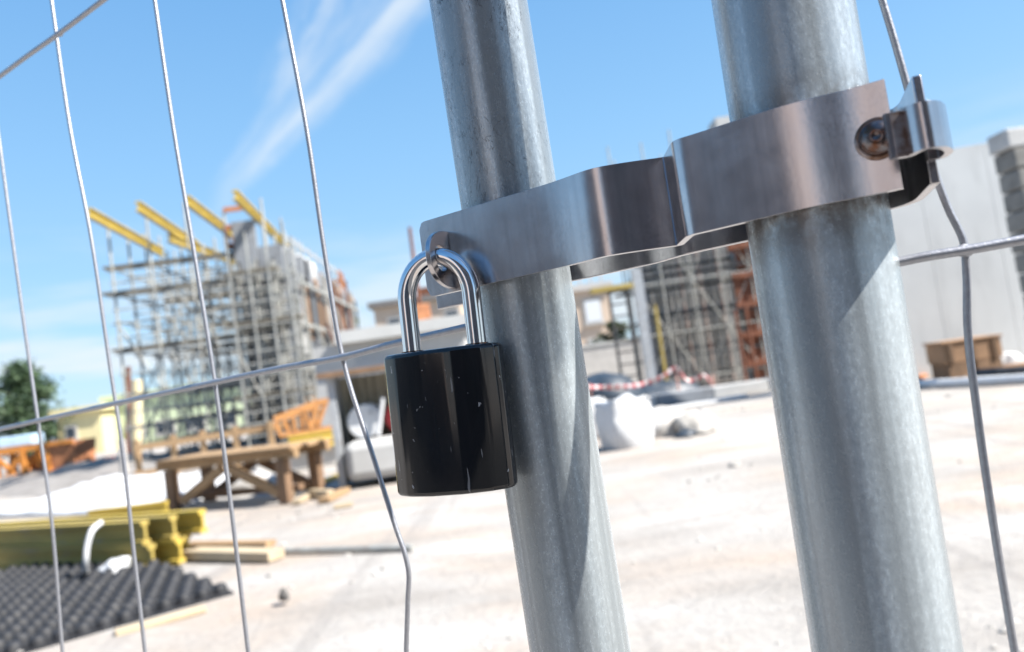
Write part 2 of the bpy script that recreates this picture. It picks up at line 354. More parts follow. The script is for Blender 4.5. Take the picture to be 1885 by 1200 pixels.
# ------------------------------------------------------------------ mesh helpers
class MB:
    def __init__(s): s.v, s.f = [], []
    def add(s, vs, fs):
        o = len(s.v); s.v += [Vector(x) for x in vs]; s.f += [[i + o for i in q] for q in fs]; return s
    def box(s, c, size, rz=0.0, M=None):
        x, y, z = (k / 2 for k in size)
        vs = [Vector((a * x, b * y, d * z)) for a in (-1, 1) for b in (-1, 1) for d in (-1, 1)]
        m = M if M is not None else Matrix.Rotation(rz, 3, 'Z')
        return s.add([m @ q + Vector(c) for q in vs], [(0, 1, 3, 2), (4, 6, 7, 5), (0, 4, 5, 1), (2, 3, 7, 6), (0, 2, 6, 4), (1, 5, 7, 3)])
    def bar(s, p, q, wd, h, up=(0, 0, 1)):           # rectangular bar from p to q
        p, q = Vector(p), Vector(q); d = (q - p); L = d.length; d.normalize()
        u = Vector(up)
        if abs(d.dot(u)) > 0.97: u = Vector((0, 1, 0))
        sd = d.cross(u).normalized(); u = sd.cross(d)
        return s.box((p + q) / 2, (L, wd, h), M=Matrix((d, sd, u)).transposed())
    def tube(s, pts, r, n=8, cap=True):
        pts = [Vector(p) for p in pts]; rings = []
        prev = None
        for i, p in enumerate(pts):
            d = (pts[min(i + 1, len(pts) - 1)] - pts[max(i - 1, 0)]).normalized()
            if prev is None:
                a = d.cross(Vector((0, 0, 1)) if abs(d.z) < 0.9 else Vector((1, 0, 0))).normalized()
            else:
                a = (prev - d * prev.dot(d)).normalized()
            prev = a; b = d.cross(a)
            rr = r[i] if isinstance(r, (list, tuple)) else r
            rings.append([p + a * (rr * math.cos(2 * math.pi * k / n)) + b * (rr * math.sin(2 * math.pi * k / n)) for k in range(n)])
        vs = [x for g in rings for x in g]; fs = []
        for i in range(len(pts) - 1):
            for k in range(n):
                fs.append((i * n + k, i * n + (k + 1) % n, (i + 1) * n + (k + 1) % n, (i + 1) * n + k))
        if cap: fs += [tuple(range(n))[::-1], tuple(range((len(pts) - 1) * n, len(pts) * n))]
        return s.add(vs, fs)
    def prism(s, poly, z0, z1):                       # vertical extrusion of a plan polygon
        n = len(poly)
        vs = [(x, y, z0) for x, y in poly] + [(x, y, z1) for x, y in poly]
        fs = [(i, (i + 1) % n, n + (i + 1) % n, n + i) for i in range(n)] + [tuple(range(n))[::-1], tuple(range(n, 2 * n))]
        return s.add(vs, fs)
    def strip(s, cols, th):                           # upright band: cols = (x, y, z_bottom, z_top), thickness th centred
        n = len(cols); vs = []
        for i, (x, y, a, b) in enumerate(cols):
            p0, p1 = cols[max(i - 1, 0)], cols[min(i + 1, n - 1)]
            d = Vector((p1[0] - p0[0], p1[1] - p0[1])).normalized(); nx, ny = d.y * th / 2, -d.x * th / 2
            vs += [(x + nx, y + ny, a), (x + nx, y + ny, b), (x - nx, y - ny, b), (x - nx, y - ny, a)]
        fs = [(0, 1, 2, 3), tuple((n - 1) * 4 + k for k in (3, 2, 1, 0))]
        for i in range(n - 1):
            for k in range(4):
                fs.append((i * 4 + k, (i + 1) * 4 + k, (i + 1) * 4 + (k + 1) % 4, i * 4 + (k + 1) % 4))
        return s.add(vs, fs)
    def blob(s, c, size, seed=0, amp=0.2, freq=1.6, flat=True, sub=3):
        bm = bmesh.new(); bmesh.ops.create_icosphere(bm, subdivisions=sub, radius=1.0)
        vs = []
        for q in bm.verts:
            k = 1 + amp * noise.noise(q.co * freq + Vector((seed * 7.3, seed * 3.1, seed))) + amp * 0.5 * noise.noise(q.co * freq * 2.7 + Vector((seed, 9, seed)))
            p = Vector((q.co.x * size[0], q.co.y * size[1], q.co.z * size[2])) * k
            if flat and p.z < -0.25 * size[2]: p.z = -0.25 * size[2]
            vs.append(p + Vector(c))
        fs = [[q.index for q in f.verts] for f in bm.faces]; bm.free()
        return s.add(vs, fs)
    def build(s, name, mat, parent=None, smooth=None, bevel=0.0, matrix=None, kind=None):
        me = bpy.data.meshes.new(name)
        off = parent.get('_o', None) if parent is not None else None
        off = Vector(off) if off is not None else Vector()
        vs = s.v
        if matrix is not None:
            inv = matrix.inverted(); vs = [inv @ x for x in vs]
        elif parent is not None: vs = [x - off for x in vs]
        me.from_pydata([tuple(x) for x in vs], [], [tuple(q) for q in s.f])
        bm = bmesh.new(); bm.from_mesh(me); bmesh.ops.recalc_face_normals(bm, faces=bm.faces); bm.to_mesh(me); bm.free()
        me.materials.append(MATS[mat] if isinstance(mat, str) else mat)
        if smooth is not None:
            for p in me.polygons: p.use_smooth = True
            me.set_sharp_from_angle(angle=R(smooth))
        o = bpy.data.objects.new(name, me); COL.objects.link(o)
        if matrix is not None:
            o.matrix_world = Matrix.Translation(-off) @ matrix if parent is not None else matrix
        if parent is not None: o.parent = parent
        if bevel:
            b = o.modifiers.new('bevel', 'BEVEL'); b.width = bevel; b.segments = 2; b.limit_method = 'ANGLE'; b.angle_limit = R(50); b.harden_normals = False
        if kind: o['kind'] = kind
        return o

def tag(o, label, cat, group=None):
    o['label'] = label; o['category'] = cat
    if group: o['group'] = group
    return o
def thing(name, label, cat, loc, group=None):
    o = bpy.data.objects.new(name, None); COL.objects.link(o)
    o.location = loc; o.empty_display_size = 0.1; o['_o'] = tuple(loc)
    return tag(o, label, cat, group)
def solo(mb, name, mat, label, cat, group=None, base=None, **k):      # a thing that is one mesh, its origin at its base
    if base is None:
        n = len(mb.v); base = Vector((sum(v.x for v in mb.v) / n, sum(v.y for v in mb.v) / n, min(v.z for v in mb.v)))
    o = mb.build(name, mat, matrix=Matrix.Translation(base), **k)
    return tag(o, label, cat, group)
def part(mb, name, mat, root, **k): 
    o = mb.build(name, mat, root, **k)
    return o
def sub(mb, name, mat, prt, root, **k):               # piece of a part
    prt['_o'] = root['_o']; o = mb.build(name, mat, prt, **k); return o
def frame(p, dx, z=(0, 0, 1)):                        # matrix with x along dx, placed at p
    x = Vector(dx).normalized(); zz = Vector(z); y = zz.cross(x).normalized(); zz = x.cross(y)
    m = Matrix((x, y, zz)).transposed().to_4x4(); m.translation = p; return m

# ------------------------------------------------------------------ setting
def axis(lim, near, n):
    return [lim * (i / n) ** 3 * 0.985 + near * (i / n) for i in range(1, n + 1)]
ax = axis(380, 6, 46)
xs = [-a for a in reversed(ax)] + [0] + ax
ys = xs
def gz(x, y):
    if y < 1.0: return 0.0
    k = min(1, (y - 1.0) / 2) * max(0, 1 - y / 60)
    return k * (0.035 * noise.noise(Vector((x * 0.5, y * 0.7, 1))) + 0.02 * noise.noise(Vector((x * 1.7, y * 2.3, 4)))) - 0.012 * k
mb = MB()
mb.v = [Vector((x, y, gz(x, y))) for y in ys for x in xs]
n = len(xs)
mb.f = [(j * n + i, j * n + i + 1, (j + 1) * n + i + 1, (j + 1) * n + i) for j in range(n - 1) for i in range(n - 1)]
mb.build('ground', 'pale_ground', smooth=60, kind='structure')
MB().add([(-200, -9.5, 0.004), (200, -9.5, 0.004), (200, -1.6, 0.004), (-200, -1.6, 0.004)], [(0, 1, 2, 3)]).build('road', 'asphalt', kind='structure')
# low bank of pale spoil at the left
mb = MB(); N = 30; M_ = 20
a, b = G(-140, 905), G(310, 935)
for j in range(M_ + 1):
    for i in range(N + 1):
        u, q = i / N, j / M_
        p = a.lerp(b, u) + Vector((0.25, 1, 0)) * (q * 8)
        h = 0.42 * math.sin(math.pi * min(1, q * 1.0)) ** 0.8 * (math.sin(math.pi * min(1, max(0, 1 - u) * 1.4 + 0.02) / 1.4 * 0.9)) if 0 < q < 1 else 0
        h *= 0.8 + 0.5 * noise.noise(Vector((p.x * 0.9, p.y * 0.6, 3)))
        mb.v.append(Vector((p.x, p.y, h - 0.03)))
for j in range(M_):
    for i in range(N):
        k = j * (N + 1) + i; mb.f.append((k, k + 1, k + N + 2, k + N + 1))
mb.build('dirt_mound', 'spoil', smooth=80, kind='structure')
# loose stones
mb = MB(); rs = random.Random(3)
for i in range(1500):
    y = 2.0 + 14 * rs.random() ** 1.5; x = (rs.random() * 1.5 - 0.72) * y
    if noise.noise(Vector((x * 0.9, y * 0.9, 7))) < 0.08 + 0.25 * rs.random(): continue
    s_ = 0.006 + 0.02 * rs.random() ** 3 + 0.0012 * y
    mb.blob((x, y, gz(x, y)), (s_ * 1.3, s_, s_ * 0.8), i, 0.3, 1.4, True, 1)
o = mb.build('gravel', 'stone', kind='stuff'); tag(o, 'loose pale stones strewn over the dusty ground', 'gravel')

# ------------------------------------------------------------------ fence panels in front
def axis_line(top, bot, dia, wt, wb):
    a = P(*top, F_PX * dia / wt); b = P(*bot, F_PX * dia / wb)
    d = (b - a) / (a.z - b.z)                       # per metre down
    return lambda z: a + d * (a.z - z)
DL, DR = 0.0416, 0.0435
axL = axis_line((880, 0), (1068, 1200), DL, 178, 184)
axR = axis_line((1437.5, 0), (1629, 1200), DR, 242, 255)
def pole(root, ax, dia, mat):
    a, b = ax(0.04), ax(2.0)
    m = frame(a, (1, 0, 0), (b - a).normalized())
    zz = (b - a).normalized(); x = Vector((1, 0, 0)); x = (x - zz * x.dot(zz)).normalized(); y = zz.cross(x)
    m = Matrix((x, y, zz)).transposed().to_4x4(); m.translation = a
    N = 96; mb = MB(); L = (b - a).length; rings = 60
    vs = []
    for i in range(rings + 1):
        h = L * i / rings
        for k in range(N):
            an = 2 * math.pi * k / N
            r = dia / 2 * (1 + 0.0025 * noise.noise(Vector((math.cos(an) * 1.2, math.sin(an) * 1.2, h * 7))))
            vs.append(a + x * (r * math.cos(an)) + y * (r * math.sin(an)) + zz * h)
    mb.v = vs
    for i in range(rings):
        for k in range(N): mb.f.append((i * N + k, i * N + (k + 1) % N, (i + 1) * N + (k + 1) % N, (i + 1) * N + k))
    mb.f += [tuple(range(N))[::-1], tuple(range(rings * N, rings * N + N))]
    return mb.build('pole', mat, root, smooth=50, matrix=m)
def spline(pts, k=6):
    pts = [Vector(p) for p in pts]; out = []
    ch = [max(1e-6, (b - a).length) for a, b in zip(pts, pts[1:])]
    tg = []
    for i in range(len(pts)):                        # tangent by unequal chords, so long gaps do not throw short ones
        if i == 0: tg.append((pts[1] - pts[0]) / ch[0])
        elif i == len(pts) - 1: tg.append((pts[-1] - pts[-2]) / ch[-1])
        else:
            a, b = (pts[i] - pts[i - 1]) / ch[i - 1], (pts[i + 1] - pts[i]) / ch[i]
            tg.append((a * ch[i] + b * ch[i - 1]) / (ch[i - 1] + ch[i]))
    for i in range(len(pts) - 1):
        L = ch[i]
        for j in range(k):
            t_ = j / k; t2, t3 = t_ * t_, t_ ** 3
            out.append(pts[i] * (2 * t3 - 3 * t2 + 1) + tg[i] * (L * (t3 - 2 * t2 + t_)) + pts[i + 1] * (3 * t2 - 2 * t3) + tg[i + 1] * (L * (t3 - t2)))
    out.append(pts[-1]); return out
def ext(pts, zlo, zhi):                              # carry a wire on past the measured part
    a, b = pts[0], pts[1]; d = (a - b); s_ = (zhi - a.z) / d.z if abs(d.z) > 1e-6 else 0
    dv = Vector((0, 0, 1))
    top = a + Vector(((a - b).x / d.z * min(0.25, zhi - a.z), (a - b).y / d.z * min(0.25, zhi - a.z), min(0.25, zhi - a.z)))
    bot = pts[-1] - Vector((0, 0, 0.3))
    return [Vector((top.x, top.y, zhi)), top] + pts + [bot, Vector((bot.x, bot.y, zlo))]
CLZ0, CLZ1 = 1.2366, 1.2684                           # clamp plate, bottom and top
fl = Vector((-0.83, 0.56, 0)).normalized(); nl = Vector((0.56, 0.83, 0)).normalized()
pL, pR = axL(1.25), axR(1.25)
fenceL = thing('fence_panel', 'left wire mesh fence panel with scratched galvanised pole behind the padlock', 'fence panel', axL(0.0) * 1.0, 'wire mesh fence panels')
pole(fenceL, axL, DL, 'galvanised_scratched')
VW = [[(0, 268), (45, 600), (70, 775), (92, 930), (115, 1200)],
      [(95, 0), (130, 240), (165, 420), (205, 690), (222, 800), (250, 1050), (267, 1200)],
      [(285, 0), (320, 240), (355, 450), (395, 700), (425, 930), (457, 1200)],
      [(520, 0), (565, 240), (600, 480), (632, 665), (690, 850), (730, 975), (746, 1022), (752, 1050), (751, 1100), (748, 1200)]]
for pts in VW:
    q = [V(x, y, pL + nl * 0.003, nl) for x, y in pts]
    part(MB().tube(spline(ext(q, 0.1, 1.95)), 0.00125, 10), 'upright_wire', 'wire_zinc', fenceL, smooth=60)
for k in range(5, 9):
    b = pL + fl * (0.102 * k + 0.06)
    part(MB().tube([Vector((b.x, b.y, 0.1)), Vector((b.x + 0.003, b.y, 1.0)), Vector((b.x, b.y, 1.95))], 0.00145, 8), 'upright_wire', 'wire_zinc', fenceL, smooth=60)
hz = [[(0, 790), (70, 774), (225, 740), (398, 703), (520, 677), (640, 655), (720, 634), (850, 604), (925, 586)],
      [(0, 140), (50, 103), (108, 62), (190, 0)]]
for i, pts in enumerate(hz):
    q = [V(x, y, pL - nl * 0.0005, nl) for x, y in pts]
    far = q[0] + fl * 0.5; far.z = q[0].z
    near = q[-1] if i == 0 else Vector((pL.x, pL.y, q[-1].z + 0.003))
    line = [far] + q + ([near] if i else [])
    mw = MB().tube(spline(line), 0.0017, 10)
    for x, y in (((70, 775), (222, 741), (397, 703), (631, 657)) if i == 0 else ((108, 62),)):
        mw.blob(V(x, y, pL + nl * 0.0012, nl), (0.0030, 0.0022, 0.0022), x, 0.25, 1.2, False, 2)
    part(mw, 'cross_wire', 'wire_zinc', fenceL, smooth=60)
for z in (0.98, 0.74, 0.5, 0.26, 1.71, 1.94):
    a = Vector((pL.x, pL.y, z)) + fl * 0.015; part(MB().tube([a, a + fl * 0.95], 0.0022, 8), 'cross_wire', 'wire_zinc', fenceL, smooth=60)

fr = Vector((0.955, -0.297, 0)).normalized(); nr = Vector((0.297, 0.955, 0)).normalized()
fenceR = thing('fence_panel', 'right wire mesh fence panel with the closer mottled galvanised pole', 'fence panel', axR(0.0) * 1.0, 'wire mesh fence panels')
pole(fenceR, axR, DR, 'galvanised_mottled')
q = [V(x, y, pR + nr * 0.004, nr) for x, y in [(1624, 0), (1648, 80), (1665, 140), (1690, 228), (1718, 310), (1746, 385), (1774, 446), (1779, 500), (1781, 600), (1799, 760), (1828, 960), (1868, 1200)]]
part(MB().tube(spline(ext(q, 0.1, 1.95)), 0.0012, 10), 'upright_wire', 'wire_zinc', fenceR, smooth=60)
q = [V(x, y, pR + nr * 0.001, nr) for x, y in [(1600, 491), (1645, 484), (1700, 473), (1780, 460), (1885, 441)]]
part(MB().tube(spline(q + [q[-1] + fr * 0.5 + Vector((0, 0, 0.004))]), 0.0016, 10).blob(V(1776, 461, pR + nr * 0.0022, nr), (0.0028, 0.002, 0.002), 3, 0.25, 1.2, False, 2), 'cross_wire', 'wire_zinc', fenceR, smooth=60)
for k in (1.7, 2.7, 3.7, 4.7):
    b = pR + fr * (0.1 * k); part(MB().tube([Vector((b.x, b.y, 0.1)), Vector((b.x, b.y, 1.95))], 0.0016, 8), 'upright_wire', 'wire_zinc', fenceR, smooth=60)
for z in (0.98, 0.74, 0.5, 0.26, 1.47, 1.71, 1.94):
    a = Vector((pR.x, pR.y, z)) + fr * 0.015; part(MB().tube([a, a + fr * 0.55], 0.0021, 8), 'cross_wire', 'wire_zinc', fenceR, smooth=60)

# ------------------------------------------------------------------ clamp holding the two poles
def at_line(c, px):                                   # plan point on the line y = c - 0.675 x under the pixel column at clamp height
    lo, hi = 0.05, 1.0
    for _ in range(50):
        m = (lo + hi) / 2; q = XY(px, m, 1.253)
        if q.y + 0.675 * q.x > c: hi = m
        else: lo = m
    q = XY(px, lo, 1.253); return Vector((q.x, q.y))
def round_poly(pts, rad, k=6):
    out = [pts[0]]
    for i in range(1, len(pts) - 1):
        a, b, c = pts[i - 1], pts[i], pts[i + 1]; r = rad[i] if isinstance(rad, (list, tuple)) else rad
        r = min(r, (a - b).length * 0.45, (c - b).length * 0.45)
        s_, e = b + (a - b).normalized() * r, b + (c - b).normalized() * r
        for j in range(k + 1):
            t_ = j / k; out.append(s_ * (1 - t_) ** 2 + b * 2 * t_ * (1 - t_) + e * t_ ** 2)
    out.append(pts[-1]); return out
nn = Vector((-0.5595, -0.8288))
pl2, pr2 = Vector((axL(1.253).x, axL(1.253).y)), Vector((axR(1.253).x, axR(1.253).y))
fL = pl2 + nn * (DL / 2 + 0.0018); fR = pr2 + nn * (DR / 2 + 0.0018)
cL, cR = fL.y + 0.675 * fL.x, fR.y + 0.675 * fR.x
bL = pl2 - nn * (DL / 2 + 0.0018); bR = pr2 - nn * (DR / 2 + 0.0018)
dL, dR = bL.y + 0.675 * bL.x, bR.y + 0.675 * bR.x
def densify(pts, step=0.0015):
    out = []
    for a, b in zip(pts, pts[1:]):
        n = max(1, int((b - a).length / step)); out += [a.lerp(b, i / n) for i in range(n)]
    return out + [pts[-1]]
LP_ = [(-0.0324, 0.3181), (0.0228, 0.2804), (0.0362, 0.2674), (0.0475, 0.2662), (0.0625, 0.2664)]
RP_ = [(0.0640, 0.2500), (0.0698, 0.2462), (0.0830, 0.2362), (0.0949, 0.2280), (0.1090, 0.2226), (0.1176, 0.2176)]
push = Vector((-0.0022, -0.0038))
pp = [Vector(q) for q in LP_] + [Vector(q) + push for q in RP_]
path = densify(round_poly(pp, [0, 0.02, 0.009, 0.006, 0.0016, 0.0028, 0.005, 0.01, 0.01, 0.012, 0]))
e2 = Vector(RP_[4]) + push
clamp = thing('pole_clamp', 'bent grey steel clamp bolted round both fence poles', 'clamp', (pl2.x, pl2.y, CLZ0))
cols, s_ = [], 0.0
rad = 0.0032
for i, q in enumerate(path):
    if i: s_ += (q - path[i - 1]).length
    c = rad - math.sqrt(max(0, rad ** 2 - (rad - s_) ** 2)) if s_ < rad else 0
    cols.append((q.x, q.y, CLZ0 + c, CLZ1 - c))
part(MB().strip(cols, 0.0026), 'front_plate', 'brushed_steel', clamp, smooth=35, bevel=0.0004)
g0 = at_line(dL, 800); g1 = at_line(dL, 1196); g2 = at_line(dR, 1246); g3 = at_line(dR, 1560)
h1 = XY(1672, 0.245, 1.253); h2 = XY(1704, 0.2135, 1.253); h3 = XY(1700, 0.2035, 1.253)
h1, h2, h3 = (Vector((q.x, q.y)) for q in (h1, h2, h3))
path = densify(round_poly([g0, g1, g2, g3, h1, h2], [0, 0.006, 0.006, 0.02, 0.008, 0]))
part(MB().strip([(q.x, q.y, CLZ0, CLZ1) for q in path], 0.0026), 'rear_plate', 'brushed_steel', clamp, smooth=35, bevel=0.0004)
# curled hinge strip at the right end
k0 = XY(1612, 0.2085, 1.25); hk = [Vector((XY(px, d, 1.25).x, d)) for px, d in ((1632, 0.2040), (1650, 0.2035), (1668, 0.2032), (1684, 0.1985), (1708, 0.1965), (1730, 0.1985), (1742, 0.2050), (1726, 0.2120), (1700, 0.2125))]
part(MB().strip([(q.x, q.y, 1.2432, 1.2557) for q in densify(round_poly(hk, 0.004))], 0.0022), 'hinge_strip', 'brushed_steel', clamp, smooth=40, bevel=0.0004)
# heat stained inner end of the strip and weld bead
hk2 = [Vector((XY(px, d, 1.25).x, d - 0.0014)) for px, d in ((1640, 0.2038), (1653, 0.2034), (1666, 0.2032))]
part(MB().strip([(q.x, q.y, 1.2436, 1.2553) for q in densify(hk2)], 0.0006), 'weld_stain', 'heat_stained_steel', clamp, smooth=40)
# domed bolt through the plates
n3d = Vector((nn.x, nn.y, 0)); sg = (pp[-1] - pp[-2]).normalized(); bn3 = Vector((sg.y, -sg.x, 0))
bc = V(1616, 256, Vector((e2.x, e2.y, 1.25)) + bn3 * 0.0008, bn3)
bm_ = MB(); side = Vector((sg.x, sg.y, 0)); NR = 28; vs = []
prof = [(0.0, 0.0047), (0.0014, 0.0050), (0.0028, 0.0045), (0.0038, 0.0035), (0.0044, 0.0020), (0.0046, 0.0009), (0.0041, 0.0006), (0.0041, 0.0)]
for h, r in prof:
    for k in range(NR):
        an = 2 * math.pi * k / NR
        vs.append(bc + bn3 * (h + 0.0008) + side * (r * math.cos(an)) + Vector((0, 0, r * math.sin(an))))
bm_.v = vs
for i in range(len(prof) - 1):
    for k in range(NR): bm_.f.append((i * NR + k, i * NR + (k + 1) % NR, (i + 1) * NR + (k + 1) % NR, (i + 1) * NR + k))
part(bm_, 'bolt_head', 'bolt_steel', clamp, smooth=70)
ring = MB(); 
ring.tube([bc + bn3 * 0.0006 + side * (0.0053 * math.cos(a_)) + Vector((0, 0, 0.0053 * math.sin(a_))) for a_ in [2 * math.pi * i / 40 for i in range(41)]], 0.0009, 8)
part(ring, 'weld_bead', 'heat_stained_steel', clamp, smooth=70)
# locking tab with its hole, standing out from the plate
tb = Vector((-0.0207, 0.3101)) + nn * 0.0012; tb3 = Vector((tb.x, tb.y, (CLZ0 + CLZ1) / 2 - 0.0030))
A_, B_, HR, HC = 0.0195, 0.0118, 0.0052, 0.0098
tabd = Vector((-0.36, -0.933, 0)); along = Vector((-tabd.y, tabd.x, 0)); th = 0.0021; NT_ = 64; vs = []
for sd in (-1, 1):
    outer, inner = [], []
    for k in range(NT_):
        an = 2 * math.pi * k / NT_; dx, dz = math.cos(an), math.sin(an)
        lo, hi = 0.0, 0.05                            # outline met from the hole's centre
        for _ in range(40):
            m = (lo + hi) / 2; x, z = HC + dx * m, dz * m
            inside = x > -0.001 and (x <= 0 or (abs(x / A_) ** 2.3 + abs(z / B_) ** 2.3) < 1) and abs(z) < B_
            if inside: lo = m
            else: hi = m
        outer.append((HC + dx * lo, dz * lo)); inner.append((HC + dx * HR, dz * HR))
    for x, z in outer + inner: vs.append(tb3 + tabd * x + Vector((0, 0, z)) + along * (sd * th / 2))
mb = MB(); mb.v = vs; N2 = 2 * NT_
for k in range(NT_):
    j = (k + 1) % NT_
    mb.f += [(k, j, NT_ + j, NT_ + k), (N2 + k, N2 + NT_ + k, N2 + NT_ + j, N2 + j), (k, N2 + k, N2 + j, j), (NT_ + k, NT_ + j, N2 + NT_ + j, N2 + NT_ + k)]
part(mb, 'lock_tab', 'brushed_steel', clamp, smooth=40, bevel=0.0003)
HOLE = tb3 + tabd * HC

# ------------------------------------------------------------------ padlock
lock_c = P(828, 772, 0.2985)
lock = thing('padlock', 'black padlock with chrome shackle hanging from the steel clamp', 'padlock', lock_c)
Mw = Matrix.Translation(lock_c) @ (Matrix.Rotation(R(-15), 4, 'Z') @ Matrix.Rotation(R(1.5), 4, 'Y'))
def lockm(mb): mb.v = [Mw @ v for v in mb.v]; return mb
hw, hd, hh = 0.0243, 0.0115, 0.0278
half = [(-hw, 0.0), (-hw * .985, -0.0030), (-hw * .93, -0.0050), (-hw * .74, -0.0085), (-hw * .69, -0.0092), (-hw * .36, -0.0117), (-hw * .29, -0.0120), (hw * .29, -0.0120), (hw * .36, -0.0117), (hw * .69, -0.0092), (hw * .74, -0.0085), (hw * .93, -0.0050), (hw * .985, -0.0030)]
sec = half + [(-x, -y) for x, y in half]
def section(sc, z): return [Vector((x - math.copysign(min(abs(x), sc), x), y * (1 - sc / hd), z)) for x, y in sec]
mb = MB(); lv = [(0.0016, -hh), (0.0006, -hh + 0.0004), (0.0, -hh + 0.0014), (0.0, hh - 0.0014), (0.0006, hh - 0.0004), (0.0016, hh)]
n = len(sec)
for c, z in lv: mb.v += section(c, z)
for i in range(len(lv) - 1):
    for k in range(n): mb.f.append((i * n + k, i * n + (k + 1) % n, (i + 1) * n + (k + 1) % n, (i + 1) * n + k))
mb.f += [tuple(range(n))[::-1], tuple(range((len(lv) - 1) * n, len(lv) * n))]
body = part(lockm(mb), 'body', 'black_lacquer', lock, smooth=14, bevel=0.0004)
body.modifiers['bevel'].angle_limit = R(11)
pts = []; SW, SH, SX = 0.0136, 0.0275, 0.0010
for i in range(5): pts.append(Vector((SX - SW, 0, hh - 0.006 + (SH - 0.0010) * i / 5)))
for i in range(25):
    an = math.pi - math.pi * i / 24
    pts.append(Vector((SX + SW * math.cos(an), 0, hh - 0.006 + SH - 0.001 + 0.0160 * math.sin(an))))
for i in range(5): pts.append(Vector((SX + SW, 0, hh - 0.006 + (SH - 0.001) * (4 - i) / 5)))
part(lockm(MB().tube(pts, 0.0037, 20)), 'shackle', 'chrome', lock, smooth=60)
for sx_ in (-1, 1):
    mb = MB().tube([Vector((SX + sx_ * SW, 0, hh - 0.0004)), Vector((SX + sx_ * SW, 0, hh + 0.0006))], 0.0045, 20)
    part(lockm(mb), 'shackle_collar', 'bolt_steel', lock, smooth=40)

# ------------------------------------------------------------------ formwork beams near the mat
def beam_mb(L, h=0.2, fw=0.08, ft=0.036, wt=0.026):
    mb = MB()
    pr = [(-fw / 2, 0), (fw / 2, 0), (fw / 2, ft), (wt / 2, ft + 0.006), (wt / 2, h - ft - 0.006), (fw / 2, h - ft), (fw / 2, h), (-fw / 2, h), (-fw / 2, h - ft), (-wt / 2, h - ft - 0.006), (-wt / 2, ft + 0.006), (-fw / 2, ft)]
    n = len(pr)
    mb.v = [Vector((x, y, z)) for x in (0, L) for y, z in pr]
    mb.f = [(i, (i + 1) % n, n + (i + 1) % n, n + i) for i in range(n)]
    mb.f += [(0, 1, 2, 11), (11, 2, 3, 10), (10, 3, 4, 9), (9, 4, 5, 8), (8, 5, 6, 7), (12, 13, 14, 23), (23, 14, 15, 22), (22, 15, 16, 21), (21, 16, 17, 20), (20, 17, 18, 19)]
    return mb
def beam(p, dx, L, mat, label, group, **k):           # p = the beam's end at its underside
    m = frame(Vector(p), dx)
    mb = beam_mb(L, **k); mb.v = [m @ v for v in mb.v]
    o = mb.build('formwork_beam', mat, matrix=m); tag(o, label, 'beam', group); return o
bd = (G(0, 1046) - G(292, 1041)); bd.z = 0; bd.normalize(); bn = Vector((bd.y, -bd.x, 0))
if bn.y < 0: bn = -bn
b0 = G(284, 1046); GB = 'yellow formwork beams stacked on the ground'
beam(b0, bd, 3.9, 'olive_yellow', 'lower front yellow beam, lying along the edge of the black mat', GB)
beam(b0 + bn * 0.15 - bd * 0.16, bd, 3.9, 'beam_yellow', 'lower beam just behind the front one, its end sticking out further right', GB)
beam(b0 + bn * 0.32 - bd * 0.05, bd, 3.9, 'olive_yellow', 'lower rearmost beam of the yellow stack', GB)
beam(b0 + Vector((0, 0, 0.203)) + bd * 0.06, bd, 3.9, 'olive_yellow', 'upper front yellow beam, on top of the stack behind the bent white hose', GB)
beam(b0 + Vector((0, 0, 0.203)) + bn * 0.16 - bd * 0.10, bd, 3.9, 'olive_yellow', 'upper middle beam of the yellow stack', GB)
beam(b0 + Vector((0, 0, 0.203)) + bn * 0.36 - bd * 0.22, bd, 3.9, 'beam_yellow', 'upper rear beam reaching furthest right over the stack', GB)
p = G(300, 945); beam(G(310, 950), (-1, 0.12, 0), 1.1, 'beam_yellow', 'short yellow beam lying alone before the trestle table', GB)
# bent hose, crumpled bag
a = G(160, 1060); 
hose = [a + Vector((0, 0, 0.02)), P(158, 1030, 6.1), P(161, 1003, 6.12), P(169, 978, 6.16), P(186, 962, 6.3)]
solo(MB().tube(spline(hose), 0.022, 10), 'bent_hose', 'white_plastic', 'white bent hose standing up against the yellow beams', 'hose', base=a, smooth=60)
solo(MB().blob(G(216, 1056) + Vector((0, 0, 0.03)), (0.125, 0.09, 0.10), 5, 0.4, 1.5), 'plastic_bag', 'white_plastic', 'crumpled white plastic bag between the black mat and the yellow beams', 'plastic bag', smooth=50)
# honeycomb mat of cups
cr = G(430, 1092); e1v = (G(0, 1218) - cr); e1v.z = 0; e1v.normalize(); e2v = Vector((e1v.y, -e1v.x, 0))
if e2v.y < 0: e2v = -e2v
mb = MB(); pitch, row, H = 0.118, 0.165, 0.075; nseg = 10; gaps = random.Random(9)
for i in range(27):
    for j in range(21):
        c = cr + e1v * (pitch * (i + 0.5 + 0.5 * (j % 2))) + e2v * (row * (j + 0.5))
        dz = 0.010 * noise.noise(Vector((i * 0.2, j * 0.2, 0)))
        c = c + Vector((0, 0, dz)); vs = []
        for z, r in ((0.0, 0.052), (H * 0.55, 0.047), (H * 0.82, 0.040), (H * 0.96, 0.026), (H, 0.010)):
            vs += [c + e1v * (r * math.cos(2 * math.pi * (k + 0.5) / nseg)) + e2v * (r * math.sin(2 * math.pi * (k + 0.5) / nseg)) + Vector((0, 0, z)) for k in range(nseg)]
        fs = [(l * nseg + k, l * nseg + (k + 1) % nseg, (l + 1) * nseg + (k + 1) % nseg, (l + 1) * nseg + k) for l in range(4) for k in range(nseg)]
        fs.append(tuple(4 * nseg + k for k in range(nseg)))
        mb.add(vs, fs)
        for d in (e1v, e2v):
            mb.bar(c + d * 0.044 + Vector((0, 0, 0.03)), c + d * 0.1 + Vector((0, 0, 0.03)), 0.03, 0.02)
